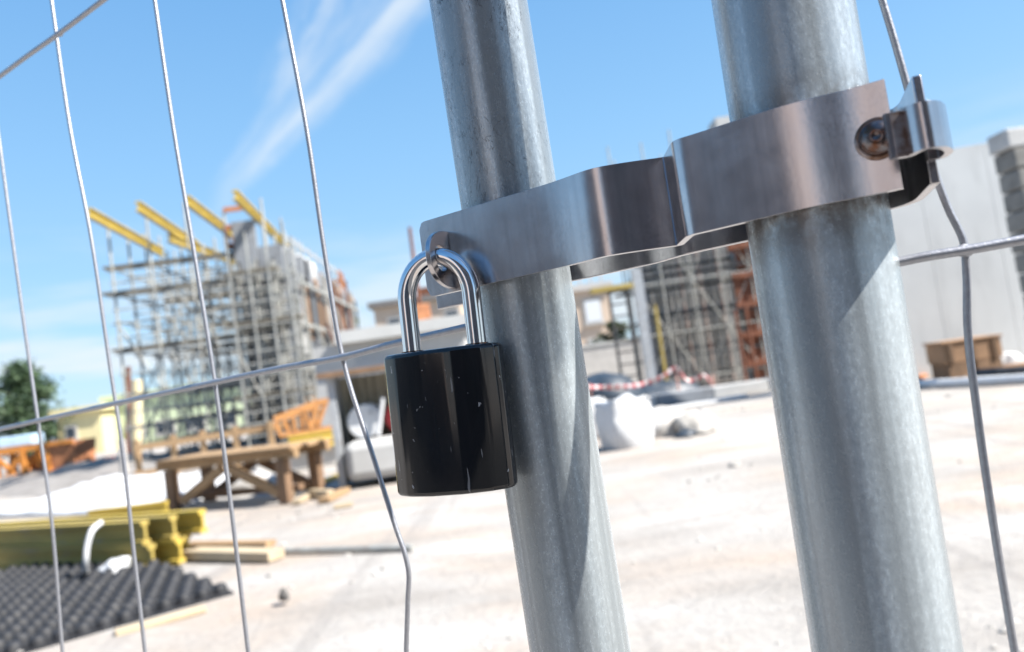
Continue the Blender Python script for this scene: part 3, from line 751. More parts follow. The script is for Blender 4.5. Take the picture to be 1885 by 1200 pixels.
qa = [cr + Vector((0, 0, 0.012)), cr + e1v * 3.2 + Vector((0, 0, 0.012)), cr + e1v * 3.2 + e2v * 3.6 + Vector((0, 0, 0.012)), cr + e2v * 3.6 + Vector((0, 0, 0.012))]
mb.add(qa + [q - Vector((0, 0, 0.02)) for q in qa], [(0, 1, 2, 3), (4, 5, 6, 7), (0, 1, 5, 4), (1, 2, 6, 5), (2, 3, 7, 6), (3, 0, 4, 7)])
solo(mb, 'drainage_mat', 'black_rubber', 'black honeycomb drainage mat of joined cups lying on the ground', 'drainage mat', base=cr, smooth=40)

# boards, pole and stone on the open ground
def board(name, a, b, wd, h, mat, label, cat, group=None, lift=0.0):
    a, b = Vector(a), Vector(b); a = a + Vector((0, 0, h / 2 + lift)); b = b + Vector((0, 0, h / 2 + lift))
    m = frame((a + b) / 2 - Vector((0, 0, h / 2)), b - a)
    o = MB().bar(a, b, wd, h).build(name, mat, matrix=m, bevel=0.004); return tag(o, label, cat, group)
GT = 'timber lying about the site'
board('timber_board', G(212, 1170), G(378, 1124), 0.09, 0.03, 'pale_timber', 'pale bare board lying in front of the black mat', 'board', GT)
board('timber_board', G(352, 1026), G(510, 1030), 0.16, 0.075, 'pale_timber', 'thick pale board lying right of the yellow beam ends', 'board', GT)
board('timber_board', G(345, 1008), G(500, 1006), 0.12, 0.05, 'timber', 'weathered brown board lying behind the thick pale board', 'board', GT)
solo(MB().tube([G(512, 1020) + Vector((0, 0, .025)), G(640, 1017) + Vector((0, 0, .025)), G(760, 1014) + Vector((0, 0, .025))], 0.025, 8), 'steel_tube', 'scaffold_steel', 'long grey steel tube on the ground below the padlock', 'tube', smooth=60)
solo(MB().blob(G(524, 1110) + Vector((0, 0, 0.03)), (0.034, 0.034, 0.05), 2, 0.45, 1.2), 'stone', 'dark_stone', 'dark pointed stone alone on the pale ground', 'stone')

# trestle table
a, b = G(322, 940), G(528, 925); a.z = b.z = 0
tr = thing('trestle_table', 'rough brown timber trestle table with crossed braces', 'table', (a + b) / 2)
d = (b - a).normalized(); q = Vector((-d.y, d.x, 0)); L = (b - a).length
tw = 0.62; H = 0.545
for s_, e in ((a, 0), (b, 0), (a, 1), (b, 1)):
    c = s_ + q * (tw * e)
    part(MB().box(c + Vector((0, 0, H / 2)), (0.15, 0.12, H), math.atan2(d.y, d.x)), 'leg', 'brown_timber', tr, bevel=0.006)
for e in (0, 1):
    part(MB().bar(a + q * (tw * e) + Vector((0, 0, H + 0.055)) - d * 0.22, b + q * (tw * e) + Vector((0, 0, H + 0.055)) + d * 0.25, 0.09, 0.10), 'top_rail', 'timber', tr, bevel=0.006)
mid = (a + b) / 2
for s_, m_ in ((a + d * 0.15, mid - d * 0.05), (b - d * 0.1, mid + d * 0.05)):
    part(MB().bar(s_ + q * 0.02 + Vector((0, 0, 0.12)), m_ + q * 0.02 + Vector((0, 0, H - 0.04)), 0.08, 0.12), 'brace', 'timber', tr, bevel=0.006)
    part(MB().bar(s_ + q * (tw - 0.02) + Vector((0, 0, 0.12)), m_ + q * (tw - 0.02) + Vector((0, 0, H - 0.04)), 0.08, 0.12), 'brace', 'brown_timber', tr, bevel=0.006)
part(MB().bar(a + q * 0.31 + Vector((0, 0, 0.14)), b + q * 0.31 + Vector((0, 0, 0.14)), 0.10, 0.08), 'stretcher', 'brown_timber', tr, bevel=0.006)
for k in range(5):
    o_ = q * (-0.02 + 0.165 * k)
    part(MB().bar(a + o_ + Vector((0, 0, H + 0.13)) - d * (0.15 + 0.05 * (k % 2)), b + o_ + Vector((0, 0, H + 0.13)) + d * (0.16 + 0.08 * ((k + 1) % 2)), 0.15, 0.045), 'top_board', 'timber', tr, bevel=0.005)
# offcuts right of the table
offs = [((545, 928), (590, 905), 0.10, 0.05, 'pale_timber', 'short pale board at the foot of the table right leg'),
        ((560, 902), (640, 872), 0.12, 0.05, 'beam_yellow', 'yellow plank end beside the shelter post'),
        ((596, 926), (636, 906), 0.14, 0.06, 'timber', 'brown offcut in front of the shelter'),
        ((615, 936), (650, 930), 0.10, 0.04, 'pale_timber', 'thin pale offcut nearest the shelter block'),
        ((535, 914), (552, 880), 0.10, 0.08, 'pale_timber', 'stubby pale block leaning behind the table leg'),
        ((575, 915), (610, 917), 0.09, 0.10, 'pale_timber', 'square pale timber block in the offcut heap')]
for i, (p, q_, wd, h, mt, lb) in enumerate(offs):
    board('timber_offcut', G(*p), G(*q_), wd, h, mt, lb, 'offcut', 'timber offcuts by the table', 0.0)
# things under and behind the table
solo(MB().blob(G(470, 905) + Vector((0, 0, .04)), (0.4, 0.3, 0.22), 11, 0.35), 'rubble_heap', 'white_concrete', 'pale rubble heap under the trestle table', 'rubble', smooth=40)
solo(MB().blob(G(370, 898) + Vector((0, 0, .04)), (0.55, 0.4, 0.25), 12, 0.35), 'rubble_heap', 'white_concrete', 'pale rubble heap behind the left end of the trestle table', 'rubble', smooth=40)
# white sheet on the bank
mb = MB(); a = G(20, 945)
nx, ny = 26, 12
a, b = G(-30, 955), G(285, 950)
for j in range(ny + 1):
    for i in range(nx + 1):
        p = a.lerp(b, i / nx) + Vector((0.2, 1, 0)) * (0.1 + 3.2 * j / ny)
        e = min(1, i / 3, (nx - i) / 3, j / 3 + .05, (ny - j) / 3 + .05)
        mb.v.append(Vector((p.x, p.y, e * (0.14 + 0.22 * noise.noise(Vector((p.x * 1.2, p.y * 1.0, 8))) + 0.12 * noise.noise(Vector((p.x * 4, p.y * 3, 2))) + 0.16 * j / ny) + 0.02)))
for j in range(ny):
    for i in range(nx):
        k = j * (nx + 1) + i; mb.f.append((k, k + 1, k + nx + 2, k + nx + 1))
o = mb.build('plastic_sheet', 'white_woven', smooth=70, matrix=Matrix.Translation((a + b) / 2)); tag(o, 'white plastic sheet spread over the spoil bank left of the table', 'sheet')
sm = o.modifiers.new('solid', 'SOLIDIFY'); sm.thickness = 0.01

# ------------------------------------------------------------------ open shelter with drums
sh_y = 10.3
a = XY(612 + 14, sh_y, 0.0); wid = 1.9; sd = Vector((1, 0.06, 0)).normalized(); sq = Vector((-0.06, 1, 0)).normalized()
shel = thing('shelter', 'open fronted grey metal shelter with corrugated back, behind the padlock', 'shelter', a)
Hs = 1.50
rz_ = math.atan2(sd.y, sd.x)
part(MB().box(a + sd * 0.05 + Vector((0, 0, Hs / 2)), (0.10, 0.10, Hs), rz_), 'post', 'grey_sheet', shel, bevel=0.006)
part(MB().box(a + sd * (wid - 0.05) + Vector((0, 0, Hs / 2)), (0.10, 0.10, Hs), rz_), 'post', 'grey_sheet', shel, bevel=0.006)
def corrug(p, d_, L, H_, z0, amp, n_):
    mb = MB(); pr = Vector((-d_.y, d_.x, 0)); vs = []
    for i in range(n_ * 6 + 1):
        u = i / (n_ * 6); q_ = p + d_ * (L * u) + pr * (amp * math.sin(2 * math.pi * n_ * u))
        vs += [(q_.x, q_.y, z0), (q_.x, q_.y, z0 + H_)]
    fs = [(2 * i, 2 * i + 2, 2 * i + 3, 2 * i + 1) for i in range(n_ * 6)]
    return mb.add(vs, fs)
part(corrug(a + sq * 0.72, sd, wid, Hs - 0.02, 0.0, 0.018, 16), 'back_wall', 'shed_inside', shel, smooth=60)
part(MB().bar(a + sq * 0.11 + sd * 0.03 + Vector((0, 0, Hs / 2)), a + sq * 0.69 + sd * 0.03 + Vector((0, 0, Hs / 2)), 0.03, Hs - 0.02), 'side_wall', 'grey_sheet', shel)
part(MB().bar(a + sq * 0.11 + sd * (wid - 0.03) + Vector((0, 0, Hs / 2)), a + sq * 0.69 + sd * (wid - 0.03) + Vector((0, 0, Hs / 2)), 0.03, Hs - 0.02), 'side_wall', 'grey_sheet', shel)
part(MB().box(a + sd * wid / 2 + sq * 0.36 + Vector((0, 0, Hs + 0.03)), (wid + 0.2, 0.95, 0.06), rz_), 'roof', 'grey_sheet', shel, bevel=0.006)
part(MB().box(a + sd * wid / 2 - sq * 0.14 + Vector((0, 0, Hs + 0.025)), (wid + 0.21, 0.04, 0.075), rz_), 'roof_trim', 'brown_timber', shel, bevel=0.006)
blk = a + sd * (0.14 + 0.80) + sq * 0.0
def cbox(name, c, size, rz, mat, label, cat, group=None, bevel=0.03, **k):
    m = Matrix.Translation(Vector(c)) @ Matrix.Rotation(rz, 4, 'Z')
    mb = MB().box((0, 0, size[2] / 2), size); mb.v = [m @ v for v in mb.v]
    o = mb.build(name, mat, matrix=m, bevel=bevel); return tag(o, label, cat, group)
cbox('concrete_block', blk + Vector((0, 0, 0.10)), (1.55, 0.66, 0.50), rz_, 'concrete', 'stained grey concrete block under the drums in the shelter', 'concrete block', bevel=0.10)
for s_ in (-0.55, 0.55):
    pass
def drum(c, r, L, dirv, mat, label, lidmat):
    root = thing('drum', label, 'drum', Vector(c) - Vector((0, 0, r)), 'drums lying in the shelter')
    dv = Vector(dirv).normalized(); c = Vector(c)
    pts, rr = [], []
    for u, k in ((0, .97), (0.02, 1.02), (0.05, 1.0), (0.32, 1.0), (0.34, 1.025), (0.36, 1.0), (0.64, 1.0), (0.66, 1.025), (0.68, 1.0), (0.95, 1.0), (0.98, 1.02), (1, .97)):
        pts.append(c + dv * (L * u)); rr.append(r * k)
    part(MB().tube(pts, rr, 28), 'shell', mat, root, smooth=40)
    part(MB().tube([c - dv * 0.012, c - dv * 0.002], r * 0.95, 28), 'lid', lidmat, root, smooth=40)
    part(MB().tube([c - dv * 0.03 + Vector((r * .45, 0, r * .5)), c - dv * 0.01 + Vector((r * .45, 0, r * .5))], r * 0.12, 10), 'bung', 'grey_sheet', root, smooth=40)
zt = 0.605
drum(a + sd * 0.42 + sq * 0.10 + Vector((0, 0, zt + 0.235)), 0.23, 0.55, sq, 'white_plastic', 'drum with a white round end lying on the concrete block in the shelter', 'white_plastic')
drum(a + sd * 0.92 + sq * 0.16 + Vector((0, 0, zt + 0.235)), 0.22, 0.5, sq, 'red_paint', 'red drum lying behind the left edge of the padlock', 'red_paint')
solo(MB().tube([a + sd * 0.60 + Vector((0, -0.02, 0.63)), a + sd * 0.72 + Vector((0, 0.0, 1.13))], 0.028, 10), 'plastic_tube', 'white_plastic', 'white tube leaning between the white and the red drum', 'tube', smooth=60)

# ------------------------------------------------------------------ block, beams and orange frame behind the table
yb = 13.6
p0, p1 = XY(455, yb, 0), XY(628, yb + 0.6, 0); dd = (p1 - p0).normalized(); rz_ = math.atan2(dd.y, dd.x)
cbox('concrete_block', (p0 + p1) / 2 + Vector((0, 0.45, 0)), ((p1 - p0).length, 0.9, 0.36), rz_, 'white_concrete', 'long white concrete block carrying the yellow beams and orange rack', 'concrete block', bevel=0.03)
q0 = XY(528, yb, 0.37); q0 = q0 + Vector((0, 0.1, 0)); Lb = 1.0
for r_, lv_, lb in ((0, 0, 'lower front beam under the orange rack'), (1, 0, 'lower rear beam under the orange rack'), (0, 1, 'upper front beam directly under the orange rack'), (1, 1, 'upper rear beam directly under the orange rack')):
    beam(q0 + Vector((0, 0.3 * r_, 0.143 * lv_ - 0.003)) + dd * 0.02 * lv_, dd, Lb, 'beam_yellow', 'short yellow ' + lb, 'short yellow beams under the orange rack', h=0.14, fw=0.08, ft=0.035)
of = thing('lifting_rack', 'orange steel rack with slanted struts lying on short yellow beams', 'rack', q0 + Vector((0, 0, 0.285)))
z0 = 0.37 + 0.285
A0 = q0.copy(); A0.z = z0 + 0.03
for k in (0, 0.5):
    s_ = Vector((0, k, 0))
    part(MB().bar(A0 + s_ - dd * 0.12, A0 + s_ + dd * 1.0, 0.06, 0.06), 'rail', 'orange_dull', of)
    part(MB().bar(A0 + s_ - dd * 0.18 + Vector((0, 0, 0.30)), A0 + s_ + dd * 0.62 + Vector((0, 0, 0.50)), 0.07, 0.11), 'top_rail', 'orange_dull', of)
    part(MB().bar(A0 + s_ + dd * 0.62 + Vector((0, 0, 0.50)), A0 + s_ + dd * 1.05 + Vector((0, 0, 0.50)), 0.07, 0.10), 'top_rail', 'orange_dull', of)
    for u0, u1, h_ in ((-0.10, -0.16, 0.26), (0.42, 0.62, 0.46), (0.42, 0.35, 0.40), (1.0, 1.0, 0.46), (0.15, 0.15, 0.30)):
        part(MB().bar(A0 + s_ + dd * u0 + Vector((0, 0, 0.03)), A0 + s_ + dd * u1 + Vector((0, 0, h_)), 0.06, 0.08), 'strut', 'orange_dull', of)
for u, h_ in ((-0.12, 0.0), (1.0, 0.0), (0.62, 0.5)):
    part(MB().bar(A0 + dd * u + Vector((0, 0.03, h_)), A0 + dd * u + Vector((0, 0.47, h_)), 0.05, 0.05), 'cross_bar', 'orange_dull', of)
# wooden guard rail
gr = thing('guard_rail', 'weathered wooden guard rail running in front of the scaffold', 'guard rail', XY(255, 14.5, 0))
ga, gb = XY(248, 14.6, 0.80), XY(520, 14.8, 0.83)
part(MB().bar(ga, gb, 0.04, 0.12), 'rail', 'brown_timber' if False else 'timber', gr)
part(MB().bar(XY(248, 14.6, 0.30), XY(520, 14.8, 0.32), 0.04, 0.12), 'rail', 'timber', gr)
for px in (258, 325, 380, 440, 505):
    c = XY(px, 14.7, 0); part(MB().bar(c + Vector((0, 0.05, 0)), c + Vector((0, 0.05, 0.95)), 0.09, 0.09), 'post', 'timber', gr)

# ------------------------------------------------------------------ left scaffold
vd = Vector((-0.10, 0.995, 0)).normalized(); ud = Vector((0.995, 0.10, 0)).normalized()
sc0 = XY(247, 20.3, 0.0); SCW, SCD, SCH = 4.1, 5.2, 6.0
def scaffold(root, o, u, v, nu, nv, du, dv, lifts, decks, over, braces, tube_r, mat, deckmat, seed, rails=True):
    rs = random.Random(seed)
    Z = lambda z: Vector((0, 0, z))
    for i in range(nu + 1):
        for j in range(nv + 1):
            h = lifts[-1] + over * (0.5 + rs.random())
            c = o + u * (du * i) + v * (dv * j)
            part(MB().tube([c, c + Z(h)], tube_r, 6), 'standard', mat, root, smooth=60)
    for z in lifts:
        for j in range(nv + 1):
            c = o + v * (dv * j) + Z(z); part(MB().tube([c - u * 0.15, c + u * (du * nu + 0.15)], tube_r * 0.85, 6), 'ledger', mat, root, smooth=60)
        for i in range(nu + 1):
            c = o + u * (du * i) + Z(z + 0.06); part(MB().tube([c - v * 0.1, c + v * (dv * nv + 0.1)], tube_r * 0.85, 6), 'transom', mat, root, smooth=60)
    for a_, b_ in (zip(lifts, lifts[1:]) if rails else ()):   # thin guard rails between the lifts
        for j in range(nv + 1):
            c = o + v * (dv * j) + Z((a_ + b_) / 2); part(MB().tube([c - u * 0.1, c + u * (du * nu + 0.1)], tube_r * 0.6, 5), 'guard_tube', mat, root, smooth=60)
    for z, j, i0, i1, wd in decks:
        c = o + v * (dv * j) + Z(z + 0.11)
        part(MB().bar(c + u * (du * i0 - 0.25) + v * wd / 2, c + u * (du * i1 + 0.2) + v * wd / 2, wd, 0.06), 'deck', deckmat, root)
    for i0, j0, z0, i1, j1, z1 in braces:
        part(MB().tube([o + u * (du * i0) + v * (dv * j0) + Z(z0), o + u * (du * i1) + v * (dv * j1) + Z(z1)], tube_r * 0.55, 6), 'brace', mat, root, smooth=60)
scf = thing('scaffold', 'tall grey shoring scaffold with plank decks under the four yellow beams', 'scaffold', sc0)
LF = [0.25, 1.15, 2.05, 3.2, 4.0, 4.75, 5.45]
dk = [(5.45, 0, 0, 4, 0.5), (5.45, 4, 0.5, 4, 0.6), (4.75, 0, -0.1, 4, 0.75), (4.75, 2, 0.6, 4, 0.6), (4.75, 4, 0.5, 4, 0.7), (3.2, 0, 0, 4, 0.55), (3.2, 2, 1, 4, 0.5), (3.2, 4, 0.5, 4, 0.6), (4.0, 3, 1.4, 4, 0.6), (2.05, 1, 2.3, 4, 0.6), (1.15, 3, 0, 4, 0.5)]
br = []
for j in range(0, 5):
    for i in range(4):
        k = (i + j) % 2; br.append((i + k, j, 0.25, i + 1 - k, j, 2.05)); br.append((i + 1 - k, j, 2.05, i + k, j, 4.0))
        if i >= 1: br.append((i + k, j, 4.0, i + 1 - k, j, 5.45))
for i in range(0, 5, 1):
    for j in (0, 2): br.append((i, j, 0.25, i, j + 2, 2.05)); br.append((i, j + 2, 2.05, i, j, 4.0))
scaffold(scf, sc0, ud, vd, 4, 4, SCW / 4, SCD / 4, LF, dk, 1.2, br, 0.034, 'scaffold_steel', 'deck_wood', 5)
# heavier front stair tower by the wall
tw0 = XY(470, 19.6, 0)
stw = thing('stair_tower', 'pale ladder-frame tower at the right end of the grey scaffold', 'scaffold tower', tw0)
for i in (0, 0.5, 1.0, 1.35):
    for j in (0, 0.8):
        c = tw0 + ud * i + vd * j; part(MB().tube([c, c + Vector((0, 0, 5.0 if i < 1.2 else 4.2))], 0.036, 8), 'standard', 'scaffold_steel', stw, smooth=60)
for k in range(14):
    z = 0.3 + 0.33 * k
    part(MB().tube([tw0 + ud * 1.0 + Vector((0, 0, z)), tw0 + ud * 1.35 + Vector((0, 0, z))], 0.025, 6), 'rung', 'scaffold_steel', stw, smooth=60)
    if k % 3 == 0:
        part(MB().tube([tw0 + Vector((0, 0, z)), tw0 + ud * 1.0 + Vector((0, 0, z))], 0.035, 6), 'ledger', 'scaffold_steel', stw, smooth=60)
for k in range(3):
    z = 0.3 + 1.0 * k; s_ = (k % 2); part(MB().tube([tw0 + ud * (1 - s_) + Vector((0, 0, z)), tw0 + ud * s_ + Vector((0, 0, z + 1.0))], 0.03, 6), 'brace', 'scaffold_steel', stw, smooth=60)
part(MB().tube([tw0 + ud * 1.35 + Vector((0, 0, 1.6)), tw0 + ud * 2.3 + Vector((0, 0, 0))], 0.05, 6), 'prop', 'scaffold_steel', stw, smooth=60)
fs0 = XY(462, 19.0, 0)
fsc = thing('scaffold', 'narrow pale facade scaffold standing before the end of the formwork wall', 'scaffold', fs0)
brf = []
for i in range(3):
    for k_ in (1,) if i == 0 else (): brf.append((i + k_ % 2, 0, 0.25 + 1.2 * k_, i + 1 - k_ % 2, 0, 1.45 + 1.2 * k_))
scaffold(fsc, fs0, ud, vd, 3, 1, 0.48, 0.9, [0.25, 0.85, 1.45, 2.05, 2.65, 3.3, 3.9, 4.6], [(1.45, 0, 0, 3, 0.6), (3.3, 0, 0, 3, 0.6), (4.6, 0, 0, 2, 0.6)], 0.9, brf, 0.032, 'scaffold_steel', 'deck_wood', 15)
# yellow cantilever beams on top
GC = 'yellow beams on top of the scaffold'
tops = [((165, 400), (300, 472), 'first yellow beam from the left jutting out of the scaffold top'),
        ((255, 388), (365, 460), 'second yellow beam from the left jutting out of the scaffold top'),
        ((345, 377), (452, 456), 'third yellow beam from the left, just left of the formwork wall top'),
        ((434, 367), (532, 464), 'rightmost yellow beam, lying along the top edge of the formwork wall')]
for a_, b_, lb in tops:
    d0 = 18.6; A = P(*a_, d0); r = ray(*b_); B = CAM + r * ((A.z - CAM.z) / r.z)
    beam(A, B - A, (B - A).length, 'beam_yellow', lb, GC, h=0.24, fw=0.14)
A = P(312, 446, 21.0); r = ray(445, 492); B = CAM + r * ((A.z - CAM.z) / r.z)
beam(A, B - A, min(6.0, (B - A).length), 'olive_yellow', 'dark yellow beam slung lower under the second yellow beam', GC, h=0.24, fw=0.14)

# ------------------------------------------------------------------ wall in formwork right of the scaffold
fw0 = XY(496, 20.6, 0)
fwt = thing('formwork_wall', 'concrete wall still in grey formwork panels beside the scaffold', 'wall', fw0)
Z = lambda z: Vector((0, 0, z))
fl_ = Vector((-0.035, 0.9994, 0))
WL, WW = 9.5, 1.05
def wallbox(u0, u1, v0, v1, z0, z1): 
    pts_ = [fw0 + ud * u0 + fl_ * v0, fw0 + ud * u1 + fl_ * v0, fw0 + ud * u1 + fl_ * v1, fw0 + ud * u0 + fl_ * v1]
    return MB().prism([(q.x, q.y) for q in pts_], z0, z1)
part(wallbox(0, WW, 0, WL, 0, 5.35), 'wall_core', 'formwork_panel', fwt)
part(wallbox(-0.25, 0.35, -0.14, -0.003, 0, 6.35), 'end_panel', 'formwork_panel', fwt)
part(wallbox(0.38, 1.0, -0.12, -0.003, 0, 5.6), 'end_panel', 'formwork_panel', fwt)
rs = random.Random(12)
for k in range(12):
    v_ = 0.2 + 0.77 * k; h_ = 5.5 - 0.03 * k
    zc = 0.1
    while zc < h_ - 0.3:
        dz = min(h_ - zc, 0.7 + 1.3 * rs.random())
        m_ = rs.choice(['formwork_panel', 'formwork_brown', 'concrete', 'dark_concrete', 'formwork_panel', 'crate_brown'])
        o_ = 0.05 + 0.14 * rs.random()
        part(wallbox(WW + 0.002, WW + o_, v_, v_ + 0.70, zc, zc + dz - 0.05), 'side_panel', m_, fwt); zc += dz
    part(wallbox(WW + 0.20, WW + 0.27, v_ + 0.30, v_ + 0.38, 0.1, 4.2 + 1.4 * rs.random()), 'soldier', rs.choice(['scaffold_steel', 'rust', 'dark_steel']), fwt)
    if k % 2: part(MB().bar(fw0 + ud * (WW + 0.3) + fl_ * (v_ + 0.35) + Z(2.4 + 2 * rs.random()), fw0 + ud * (WW + 1.2) + fl_ * (v_ + 0.35) + Z(0.0), 0.07, 0.07), 'raking_prop', 'scaffold_steel' if k % 4 == 1 else 'rust', fwt)
for z in (0.9, 2.1, 3.3, 4.5):
    part(wallbox(WW + 0.21, WW + 0.29, 0.1, WL, z, z + 0.10), 'waling', 'scaffold_steel', fwt)
    part(wallbox(-0.25, 1.02, -0.24, -0.143, z, z + 0.12), 'waling', 'dark_steel', fwt)
for k in range(3):
    part(wallbox(-0.15 + 0.45 * k, -0.09 + 0.45 * k, -0.34, -0.243, 0.2, 5.2), 'soldier', 'dark_steel', fwt)
for k in range(9):
    v_ = 0.6 + 0.95 * k
    part(MB().tube([fw0 + ud * (WW - 0.1) + fl_ * v_ + Z(5.3), fw0 + ud * (WW - 0.1) + fl_ * v_ + Z(6.1)], 0.03, 6), 'guard_post', 'scaffold_steel', fwt)
part(MB().bar(fw0 + ud * (WW - 0.1) + fl_ * 0.6 + Z(5.95), fw0 + ud * (WW - 0.1) + fl_ * 8.2 + Z(5.95), 0.03, 0.10), 'guard_board', 'grey_sheet', fwt)
# orange bracket platforms
def bracket(p, label, w_=1.0, h=1.6):
    root = thing('bracket_platform', label, 'platform', p, 'orange bracket platforms on the formwork wall')
    p = Vector(p)
    part(MB().bar(p - ud * w_ / 2, p + ud * w_ / 2, 0.9, 0.12), 'floor', 'rust', root)
    for s_ in (-1, 1):
        for v_ in (-0.4, 0.4): part(MB().bar(p + ud * (s_ * w_ / 2) + vd * v_ + Z(0.06), p + ud * (s_ * w_ / 2) + vd * v_ + Z(h), 0.09, 0.09), 'rail_post', 'rust_orange', root)
    for z in (0.5, 1.0): part(MB().bar(p - ud * w_ / 2 - vd * 0.4 + Z(z), p + ud * w_ / 2 - vd * 0.4 + Z(z), 0.05, 0.14), 'rail', 'rust_orange', root)
    part(MB().bar(p + ud * 0.3 - Z(0.06), p - ud * 0.15 - Z(0.9), 0.10, 0.12), 'strut', 'rust', root)
bracket(XY(443, 21.0, 5.75), 'orange platform high at the left corner of the formwork wall', 0.5, 0.45)
bracket(XY(618, 29.0, 4.6), 'upper orange platform at the far end of the formwork wall', 0.7, 1.4)
bracket(XY(622, 28.5, 2.9), 'lower orange platform at the far end of the formwork wall', 0.7, 1.3)
for px, y_, d_, lb in ((547, 452, 22.5, 'white sack on the formwork wall top nearest the yellow beam'), (566, 478, 24.0, 'middle white sack on the formwork wall top'), (576, 496, 25.0, 'white sack furthest along the formwork wall top')):
    p = P(px, y_, d_); solo(MB().blob((fw0 + fl_ * (p.y - fw0.y)) + ud * 0.7 + Z(5.35 + 0.12), (0.24, 0.24, 0.42), px, 0.25), 'sack', 'white_woven', lb, 'sack', 'white sacks on the formwork wall', smooth=50)

# ------------------------------------------------------------------ site hut and far buildings
hy = 16.5
ha = XY(600, hy, 0); hb = XY(880, hy, 0)
hut = thing('site_hut', 'low grey concrete hut with a flat roof behind the shelter', 'hut', ha)
def block(root, name, a, b, dep, z0, z1, mat, **k):
    d_ = (b - a); d_.z = 0; q_ = Vector((-d_.y, d_.x, 0)).normalized() * dep
    return part(MB().prism([(a.x, a.y), (b.x, b.y), (b.x + q_.x, b.y + q_.y), (a.x + q_.x, a.y + q_.y)], z0, z1), name, mat, root, **k)
block(hut, 'wall', ha, hb, 4.0, 0, 2.35, 'concrete')
block(hut, 'roof', ha + Vector((0.55, -0.25, 0)), hb + Vector((0.2, -0.25, 0)), 4.6, 2.353, 2.62, 'pale_concrete')
block(hut, 'door', ha + Vector((0.9, -0.03, 0)), ha + Vector((1.75, -0.03, 0)), 0.028, 0.02, 2.0, 'grey_sheet')
def house(name, label, a, b, dep, h, wallmat, wins, roofmat='roof_grey', group=None, extra=None):
    root = thing(name, label, 'building', a, group)
    d_ = (b - a); L_ = d_.length; d_.normalize(); q_ = Vector((-d_.y, d_.x, 0))
    block(root, 'wall', a, b, dep, 0, h, wallmat)
    block(root, 'roof', a - d_ * 0.3 - q_ * 0.3, b + d_ * 0.3 - q_ * 0.3, dep + 0.6, h + 0.003, h + 0.35, roofmat)
    for u, z, w_, hh_, gm in wins:
        c = a + d_ * u - q_ * 0.03
        f = part(MB().box(c + Z(z), (w_ + 0.24, 0.10, hh_ + 0.24), math.atan2(d_.y, d_.x)), 'window', 'white_concrete', root)
        sub(MB().box(c - q_ * 0.06 + Z(z), (w_, 0.03, hh_), math.atan2(d_.y, d_.x)), 'pane', gm, f, root)
        sub(MB().box(c - q_ * 0.09 + Z(z - hh_ / 2 - 0.16), (w_ + 0.4, 0.22, 0.07), math.atan2(d_.y, d_.x)), 'sill', 'concrete', f, root)
    return root, d_, q_
a, b = XY(712, 46, 0), XY(872, 46, 0)
r_, d_, q_ = house('apartment_house', 'beige house with small windows and a flat roof, seen through the padlock shackle', a, b, 8, 6.3, 'beige_plaster', [(1.2 + 1.75 * k, z, 0.7, 1.0, 'dark_glass') for k in range(3) for z in (5.0, 2.6)], group='beige houses behind the site')
part(MB().box(a + d_ * 3.2 + q_ * 2 + Z(7.0), (1.1, 1.1, 0.7), 0), 'chimney', 'rust', r_)
a, b = XY(1030, 44, 0), XY(1143, 44, 0)
r_, d_, q_ = house('apartment_house', 'beige house with one large white window, standing between the two poles', a, b, 8, 5.4, 'beige_plaster', [(2.55, 4.15, 0.85, 1.2, 'pale_blind'), (2.55, 1.9, 0.85, 1.2, 'pale_blind'), (0.7, 4.15, 0.85, 1.2, 'dark_glass')], 'white_concrete', 'beige houses behind the site')
for k in range(5): part(MB().box(a + d_ * (0.8 + 0.62 * k) + Z(6.0), (0.12, 0.12, 0.5), 0), 'roof_post', 'white_concrete', r_)
a, b = XY(112, 45.5, 0), XY(192, 45.5, 0)
house('low_building', 'low pale yellow building right of the conifer', a, b, 10, 2.5, 'yellow_plaster', [(0.8, 1.4, 0.5, 0.6, 'dark_glass')], 'yellow_plaster', 'low buildings behind the site')
a, b = XY(205, 47, 0), XY(520, 47, 0)
r_, d_, q_ = house('low_building', 'long low pale green building behind the scaffold', a, b, 10, 3.0, 'green_plaster', [(1.6 + 1.9 * k, 0.95, 1.0, 0.7, 'dark_glass') for k in range(5)], 'green_plaster', 'low buildings behind the site')
part(MB().tube([a - q_ * 0.15, a - q_ * 0.15 + Z(2.9)], 0.12, 8), 'downpipe', 'dark_steel', r_, smooth=60)
# white yard wall between the poles
a, b = XY(1052, 31, 0), XY(1262, 31, 0)
wl_ = thing('yard_wall', 'low white yard wall in front of the beige house', 'wall', a)
block(wl_, 'wall', a, b, 0.3, 0, 1.85, 'white_concrete'); block(wl_, 'coping', a - Vector((0, .05, 0)), b - Vector((0, .05, 0)), 0.4, 1.853, 1.95, 'pale_concrete')
# tall posts behind the left scaffold edge
solo(MB().tube([XY(236, 30, 0), XY(236, 30, 3.6)], 0.10, 10), 'steel_post', 'rust', 'tall rusty brown post left of the scaffold', 'post', 'tall posts left of the scaffold', smooth=60)
solo(MB().tube([XY(252, 31, 0), XY(252, 31, 3.1)], 0.20, 12), 'steel_post', 'cream', 'thick cream post beside the rusty one', 'post', 'tall posts left of the scaffold', smooth=60)
cb = XY(231, 18.0, 0)
solo(MB().tube([cb, cb + Z(0.95)], 0.09, 10), 'bollard', 'white_concrete', 'short pale post standing on the spoil bank', 'post', smooth=60)
